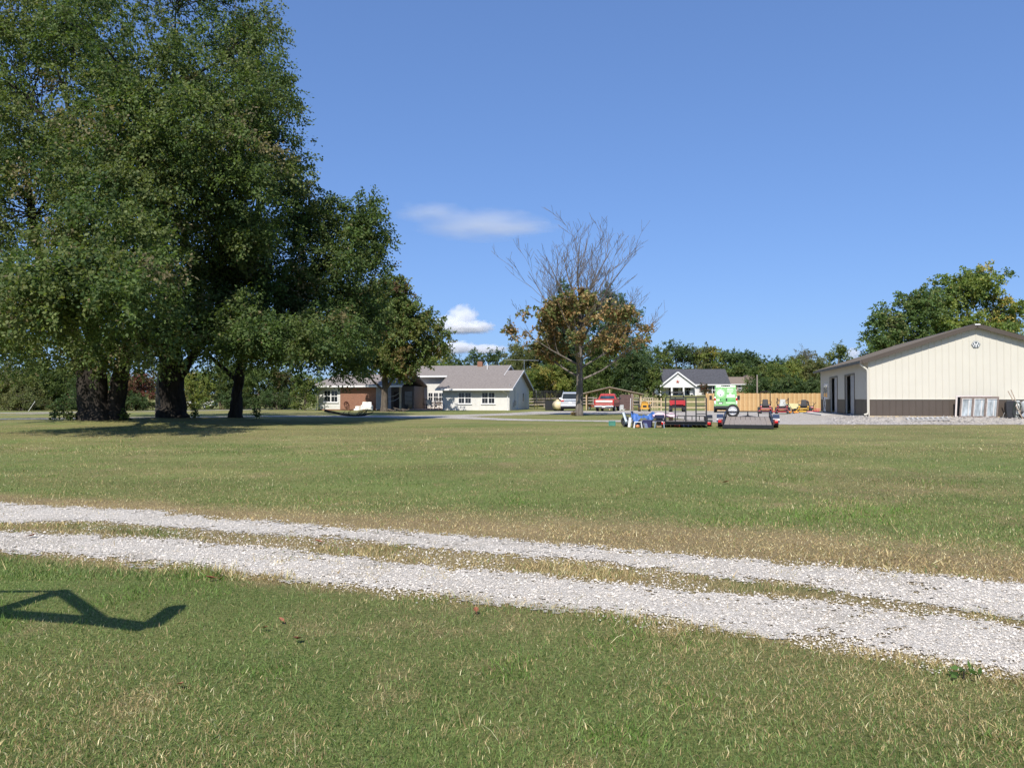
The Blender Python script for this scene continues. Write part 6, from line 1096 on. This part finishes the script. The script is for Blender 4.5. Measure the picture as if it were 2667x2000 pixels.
# ================================================================== BACKGROUND TREES
G_MID = [((0.101, 0.142, 0.038), .5), ((0.149, 0.169, 0.049), .3), ((0.068, 0.101, 0.032), .2)]; G_DARK = [((0.057, 0.092, 0.032), .6), ((0.081, 0.115, 0.041), .4)]; G_YEL = [((0.176, 0.203, 0.047), .5), ((0.115, 0.162, 0.041), .3), ((0.297, 0.243, 0.068), .2)]; G_OLV = [((0.155, 0.155, 0.061), .55), ((0.115, 0.135, 0.049), .45)]; G_RED = [((0.176, 0.061, 0.047), .6), ((0.135, 0.088, 0.047), .4)]; G_BLUE = [((0.068, 0.115, 0.061), .6), ((0.088, 0.135, 0.068), .4)]
def bg(name, label, px, Y, topy, wpx, pal, seed, n=26, base_py=None, cat='tree', leaf=None, group=None, low=.12, shape='round', dens=1.0, twig=True, bark=None, mat=None):
    """broadleaf tree from the row of its top and its width in pixels at distance Y"""
    b = on_ground(px, Y); ztop = world_at(px, topy, Y)[2] - b[2]; w = wpx * Y / 2000 / 2; random.seed(seed); rs = np.random.RandomState(seed); lobes = []; cr = max(.55, min(1.9, .30 * w + .12 * ztop * .5)); 
    if shape == 'cone':
        for k in range(9): f = k / 8; lobes.append((0, 0, ztop * (low + (.95 - low) * f), w * (1 - f) ** .8 + .15, w * (1 - f) ** .8 + .15, ztop * .06, max(2, int(n * (1 - f) ** 1.1 * .35)), .75))
    else:
        top_r = .30 if shape == 'round' else .2
        for k in range(7):
            f = (k + .5) / 7; a = k * 2.4 + seed; rr = w * (.62 if k < 5 else .3); z = ztop * (low + .10 + (.80 - low) * f); lobes.append((math.cos(a) * rr * .75, math.sin(a) * rr * .6, z, w * .48 * random.uniform(.8, 1.15), w * .48, ztop * random.uniform(.12, .17), max(2, n // 7)))
        lobes.append((0, 0, ztop - cr * .8 - ztop * .08, w * .42, w * .42, ztop * .08, max(2, n // 6)))
    lf = leaf or max(.16, min(.42, Y / 2000 * 4.2)); per = max(40, int(150 * dens * (cr / lf / 4) ** 2)); nt = 9
    return tree(name, label, b, [([(0, 0, -.3), (0, 0, ztop * .25), (random.uniform(-.2, .2), 0, ztop * .55), (0, 0, ztop * .86)], [.030 * ztop + .04, .02 * ztop + .03, .014 * ztop, .02])], lobes, pal, cat, leaf=(lf, lf * .36), crad=cr, ntw=nt, nlf=max(4, per // nt), tri=True, seed=seed, droop=.2, shell=.45, group=group, twig=twig, bark=bark or BARK_MID, trunk_sides=7, mat=mat)
# left hedge line beyond the far lane
bg('hedge_shrub', 'grey green shrub at the open end of the hedge, past the slanting white stick', 20, 84, 960, 210, G_OLV, 101, 30, low=0); bg('hedge_tree', 'small green tree in the hedge above the slanting white stick', 110, 86, 945, 180, G_MID, 102, 28, low=0)
bg('hedge_shrub', 'dark leafy shrub hanging over the dark red machine', 190, 90, 950, 170, G_DARK, 103, 28, low=0); bg('ornamental_tree', 'burgundy leaved tree seen between the two thickest trunks', 356, 84, 965, 130, G_RED, 104, 24, low=.1)
bg('hedge_shrub', 'dark green shrub below the burgundy tree', 330, 82, 1015, 150, G_DARK, 105, 20, low=0); bg('hedge_shrub', 'yellow green shrub just beside the broad dark trunk', 505, 88, 975, 120, G_YEL, 106, 24, low=0)
bg('hedge_tree', 'green hedge tree framed between broad trunk and slender trunk', 575, 94, 930, 170, G_MID, 107, 30, low=0); bg('hedge_tree', 'bushy green hedge tree just past the slender trunk', 675, 92, 945, 150, G_MID, 108, 30, low=0); bg('hedge_shrub', 'russet tinged hedge shrub next to the ranch house shrub', 735, 92, 960, 110, [((.11, .085, .035), .5), ((.07, .09, .03), .5)], 109, 24, low=0)
bg('house_shrub', 'tall leafy shrub hiding the end wall of the ranch house', 795, 83, 975, 90, G_MID, 110, 34, low=0, cat='shrub', leaf=.2); bg('hedge_tree', 'tall thin conifer beyond the hedge', 78, 130, 905, 60, G_BLUE, 111, 26, shape='cone'); bg('hedge_tree', 'far green tree over the hedge behind the multi-stemmed trunk', 250, 110, 930, 200, G_MID, 112, 26, low=0)
bg('hedge_shrub', 'low dark shrub at the foot of the hedge before the white car', 610, 90, 1020, 150, G_DARK, 113, 18, low=0); bg('hedge_shrub', 'low shrub under the hedge near the far lane end', 720, 90, 1015, 140, G_DARK, 114, 18, low=0); bg('hedge_shrub', 'low scrubby shrub just behind the slanting white stick', 60, 80, 1020, 150, G_OLV, 115, 18, low=0)
bg('hedge_shrub', 'low dark shrub right behind the multi-stemmed trunk', 235, 83, 1010, 120, G_DARK, 116, 18, low=0); bg('hedge_shrub', 'low shrub behind the thin pale trunk', 430, 84, 1000, 120, G_OLV, 117, 18, low=0)
x, y, z = on_ground(82, 78); t = thing('white_stick', 'slanting white stick standing in front of the hedge', 'stick', (x, y, z), 0); MB().bar((-.28, 0, 0), (.28, .1, .95), .06, .03).build('shaft', WHITE, t); MB().bar((.28, .1, .95), (.30, .1, .99), .08, .05).build('tip', WHITE, t)
bg('hedge_shrub', 'leafy shrub half covering the dark red machine', 168, 80, 1030, 70, G_DARK, 118, 16, low=0)
x, y, z = on_ground(1972, 97); t = thing('utility_pole', 'grey wooden utility pole in front of the scrub behind the cedar fence', 'pole', (x, y, z), 0); MB().tube([(0, 0, -.3), (0, 0, 4.1)], [.10, .08], 10).build('shaft', WOOD_GREY, t); MB().cyl((0, 0, 4.1), (0, 0, 4.16), .09, 10).build('cap', GALV, t)
# behind the ranch house
bg('yard_tree', 'yellow green tree behind the ranch house beside the maple', 1125, 120, 915, 130, G_YEL, 120, 26, low=.05)
for i, (px, ty, w, lab) in enumerate(((1180, 915, 110, 'dark tree above the ranch house chimney'), (1235, 908, 110, 'dark tree standing over the ranch house vent pipe'), (1290, 905, 90, 'dark tree between the vent pipe and the television antenna'), (1335, 915, 90, 'pale olive tree behind the television antenna'))): bg('wood_tree', lab, px, 190, ty, w, G_DARK if i < 3 else G_OLV, 121 + i, 24, group='wood behind the ranch house', leaf=.5, dens=.9, low=.05)
bg('yard_tree', 'bright green low tree behind the ranch house ridge', 1165, 128, 945, 150, G_MID, 127, 24, low=0); bg('yard_tree', 'low green tree under the television antenna', 1285, 125, 945, 170, G_MID, 128, 26, low=0); bg('yard_tree', 'olive tree between ranch house gable and half-bare tree', 1375, 118, 890, 150, G_OLV, 129, 30, low=.02); bg('yard_tree', 'green tree behind the trampoline', 1425, 112, 935, 170, G_YEL, 130, 30, low=0); bg('yard_tree', 'dark green tree behind the silver SUV', 1490, 115, 950, 160, G_DARK, 131, 28, low=0)
bg('pine_tree', 'tall blue green pine rising behind the half-bare tree trunk', 1465, 118, 745, 210, G_BLUE, 132, 70, shape='cone', low=.2, leaf=.34, mat=NEEDLE, dens=1.3); bg('yard_tree', 'big rounded dark evergreen behind the half-bare tree on the shed side', 1605, 112, 752, 200, G_BLUE, 133, 60, low=.1, leaf=.32, dens=1.2); bg('yard_tree', 'green tree over the open shed roof', 1560, 108, 880, 180, G_MID, 134, 32, low=0); bg('yard_tree', 'dark bushy tree between open shed and white house', 1645, 106, 905, 130, G_DARK, 135, 34, low=.03); bg('yard_tree', 'leafy branchy tree partly covering the white house gable', 1702, 104, 945, 70, G_MID, 136, 22, low=.05, leaf=.26)
# wood behind the white house
ROW = [(1690, 905, 150, G_MID), (1760, 893, 130, G_DARK), (1810, 903, 120, G_OLV), (1855, 908, 110, G_YEL), (1905, 912, 120, G_DARK), (1945, 918, 90, G_DARK), (1985, 940, 90, G_MID), (2030, 935, 110, G_DARK)]
LABR = ['green tree in the wood between the shed and the white house roof', 'tallest dark round tree above the white house porch gable', 'olive tree above the middle of the white house roof', 'yellow green tree above the white house roof, next to the olive one', 'dark tree above the end of the white house roof nearest the brick house', 'narrow dark tree above the brick house', 'lower green tree beyond the brick house roof', 'far dark tree above the vine covered scrub']
for i, (px, ty, w, pal) in enumerate(ROW): bg('wood_tree', LABR[i], px, 215, ty - 6, w * 1.6, pal, 140 + i, 46, group='wood behind the white house', leaf=.55, low=.05)
bg('yard_tree', 'pale green tree beside the brick house roof', 1925, 200, 945, 90, G_MID, 150, 24, leaf=.5, low=.05); bg('wood_tree', 'slim far conifer rising past the end of the wood', 1968, 260, 925, 45, G_BLUE, 151, 20, shape='cone', leaf=.55)
SCR = [(1995, 948, 130, G_MID, 'green scrub tree over the cedar fence beside the brick house'), (2050, 940, 130, G_YEL, 'yellow green scrub tree over the middle of the cedar fence'), (2110, 925, 140, G_OLV, 'olive scrub tree over the cedar fence end'), (2160, 955, 110, G_OLV, 'olive scrub tree right behind the barn corner')]
for i, (px, ty, w, pal, lab) in enumerate(SCR): bg('scrub_tree', lab, px, 112 + 3 * i, ty, w, pal, 155 + i, 40, leaf=.26, low=0, dens=1.1)
for i, (px, w, lab) in enumerate(((1975, 110, 'low dark scrub directly behind the cedar fence near the van'), (2040, 120, 'low dark scrub behind the cedar fence and the red mowers'), (2100, 120, 'low dark scrub behind the cedar fence by the barn'))): bg('scrub_bush', lab, px, 100, 985, w, G_DARK, 160 + i, 22, leaf=.24, low=0, cat='shrub')
bg('wood_tree', 'half-bare grey topped tree behind the scrub', 2100, 150, 900, 100, [((.14, .13, .10), .6), ((.10, .10, .05), .4)], 165, 22, leaf=.26, dens=.45, low=.15, bark=BARK_PALE)
bg('wood_tree', 'dark knobbly tree between the scrub and the barn roof', 2185, 125, 893, 75, G_MID, 166, 26, leaf=.3, low=.1); bg('wood_tree', 'dark tree low behind the barn roof edge', 2225, 125, 930, 100, G_MID, 167, 26, leaf=.3, low=.1)
# big trees over the barn
b = on_ground(2330, 74); tree('walnut_tree', 'dark green spreading tree rising behind the barn eave', b, [([(0, 0, -.3), (0, 0, 3), (.5, 0, 6), (1, 0, 9)], [.4, .3, .2, .06])], px_lobes(b, [(2320, 850, 74, 2.4, 2.4, 1.8, 26), (2390, 800, 74, 2.4, 2.4, 1.8, 28), (2290, 900, 74, 1.8, 2, 1.4, 16), (2400, 890, 74, 2.6, 2.4, 1.4, 22)]), [((.092, .142, .045), .5), ((.125, .168, .052), .4), ((.155, .165, .06), .1)], leaf=(.24, .085), crad=1.05, ntw=10, nlf=20, seed=171, bark=BARK_MID)
b = on_ground(2520, 76); tree('hickory_tree', 'tall rounded yellow green tree rising over the barn ridge', b, [([(0, 0, -.3), (0, 0, 3), (.2, 0, 6), (0, 0, 11)], [.45, .34, .25, .06])], px_lobes(b, [(2470, 760, 76, 2.2, 2.4, 1.9, 28), (2560, 745, 76, 2.5, 2.6, 1.9, 34), (2620, 810, 76, 2.0, 2.2, 1.9, 24), (2500, 850, 75, 2.6, 2.4, 1.7, 28), (2590, 870, 75, 2.2, 2.2, 1.5, 20), (2430, 830, 76, 1.5, 1.8, 1.5, 14)]), [((.145, .20, .048), .45), ((.20, .235, .06), .3), ((.095, .145, .042), .15), ((.32, .26, .075), .10)], leaf=(.24, .085), crad=1.05, ntw=10, nlf=20, seed=172, bark=BARK_MID)
bg('wood_tree', 'green tree low behind the far slope of the barn roof', 2680, 80, 860, 130, G_MID, 173, 30, leaf=.25)
bg('wood_tree', 'low green tree behind the barn eave', 2270, 90, 925, 100, G_MID, 174, 20, leaf=.28, low=.1)
# far woods closing the horizon
def far_woods():
    rs = np.random.RandomState(44); cen = []
    for a in np.linspace(-50, 50, 170):
        d = 330 + rs.uniform(-25, 25); x = d * math.sin(R(a)); y = d * math.cos(R(a)); z = gz(x, y); hgt = rs.uniform(7, 12) * (1 if x > 0 else .9)
        for k in range(4): cen.append((x + rs.uniform(-4, 4), y + rs.uniform(-4, 4), z + hgt * (k + .6) / 4.2))
    V, Fc, C = foliage(rs, np.array(cen), 3.6, 8, 9, 1.3, .5, G_DARK, True, .1); tag(put('far_woods', np_mesh('far_woods', V, Fc, C), None, LEAF), 'far dark woods closing the horizon', 'woods', kind='stuff')
far_woods()

# ================================================================== CLOUDS
def cloud_vol(name, dens, scale, lo, hi):
    m = bpy.data.materials.new(name); m.use_nodes = True; nt = m.node_tree; N = nt.nodes; L = nt.links; N.clear(); out = N.new('ShaderNodeOutputMaterial'); pv = N.new('ShaderNodeVolumePrincipled'); L.new(pv.outputs[0], out.inputs['Volume']); pv.inputs['Color'].default_value = (.995, .995, .995, 1); pv.inputs['Anisotropy'].default_value = .1
    tc = N.new('ShaderNodeTexCoord'); no = N.new('ShaderNodeTexNoise'); no.inputs['Scale'].default_value = scale; no.inputs['Detail'].default_value = 5; no.inputs['Roughness'].default_value = .6; L.new(tc.outputs['Object'], no.inputs['Vector'])
    ln = N.new('ShaderNodeVectorMath'); ln.operation = 'LENGTH'; L.new(tc.outputs['Object'], ln.inputs[0]); sb = N.new('ShaderNodeMath'); sb.operation = 'SUBTRACT'; sb.inputs[0].default_value = 1.0; L.new(ln.outputs['Value'], sb.inputs[1])
    ad = N.new('ShaderNodeMath'); ad.operation = 'MULTIPLY_ADD'; L.new(no.outputs['Fac'], ad.inputs[0]); ad.inputs[1].default_value = 1.6; ad.inputs[2].default_value = -.8
    a2 = N.new('ShaderNodeMath'); a2.operation = 'ADD'; L.new(sb.outputs[0], a2.inputs[0]); L.new(ad.outputs[0], a2.inputs[1])
    mr = N.new('ShaderNodeMapRange'); mr.inputs['From Min'].default_value = lo; mr.inputs['From Max'].default_value = hi; mr.inputs['To Max'].default_value = dens; L.new(a2.outputs[0], mr.inputs['Value']); L.new(mr.outputs[0], pv.inputs['Density']); return m
def cloud(label, parts, mat, Y):
    import bmesh
    t = thing('cloud', label, 'cloud', tuple(world_at(parts[0][0], parts[0][1], Y)), 0, None); o0 = Vector(t.location); s = Y / 2000
    for px, py, rx, rz in parts:
        bm = bmesh.new(); bmesh.ops.create_icosphere(bm, subdivisions=3, radius=1.0); me = bpy.data.meshes.new('puff'); bm.to_mesh(me); bm.free(); o = put('puff', me, t, mat); o.location = Vector(world_at(px, py, Y)) - o0; o.scale = (rx * s, rx * s * .6, rz * s)
    return t
CC = cloud_vol('cumulus_cloud', .03, 2.6, .08, .55)
CW = cloud_vol('thin_cloud', .0034, 1.5, .10, .75)
cloud('thin wispy cloud alone in the blue above the ranch house', [(1250, 585, 190, 44), (1120, 553, 110, 30), (1350, 595, 120, 20)], CW, 4000)
cloud('small puffy white cumulus beside the maple crown', [(1205, 828, 46, 40), (1165, 846, 42, 28), (1250, 852, 44, 20), (1205, 855, 60, 18)], CC, 6000); cloud('low white cumulus bank just above the wood behind the ranch house', [(1190, 905, 60, 20), (1270, 910, 60, 15), (1130, 915, 60, 22)], CC, 6500)
cloud('small white cloud low behind the barn roof', [(2222, 922, 24, 20)], CC, 6500)
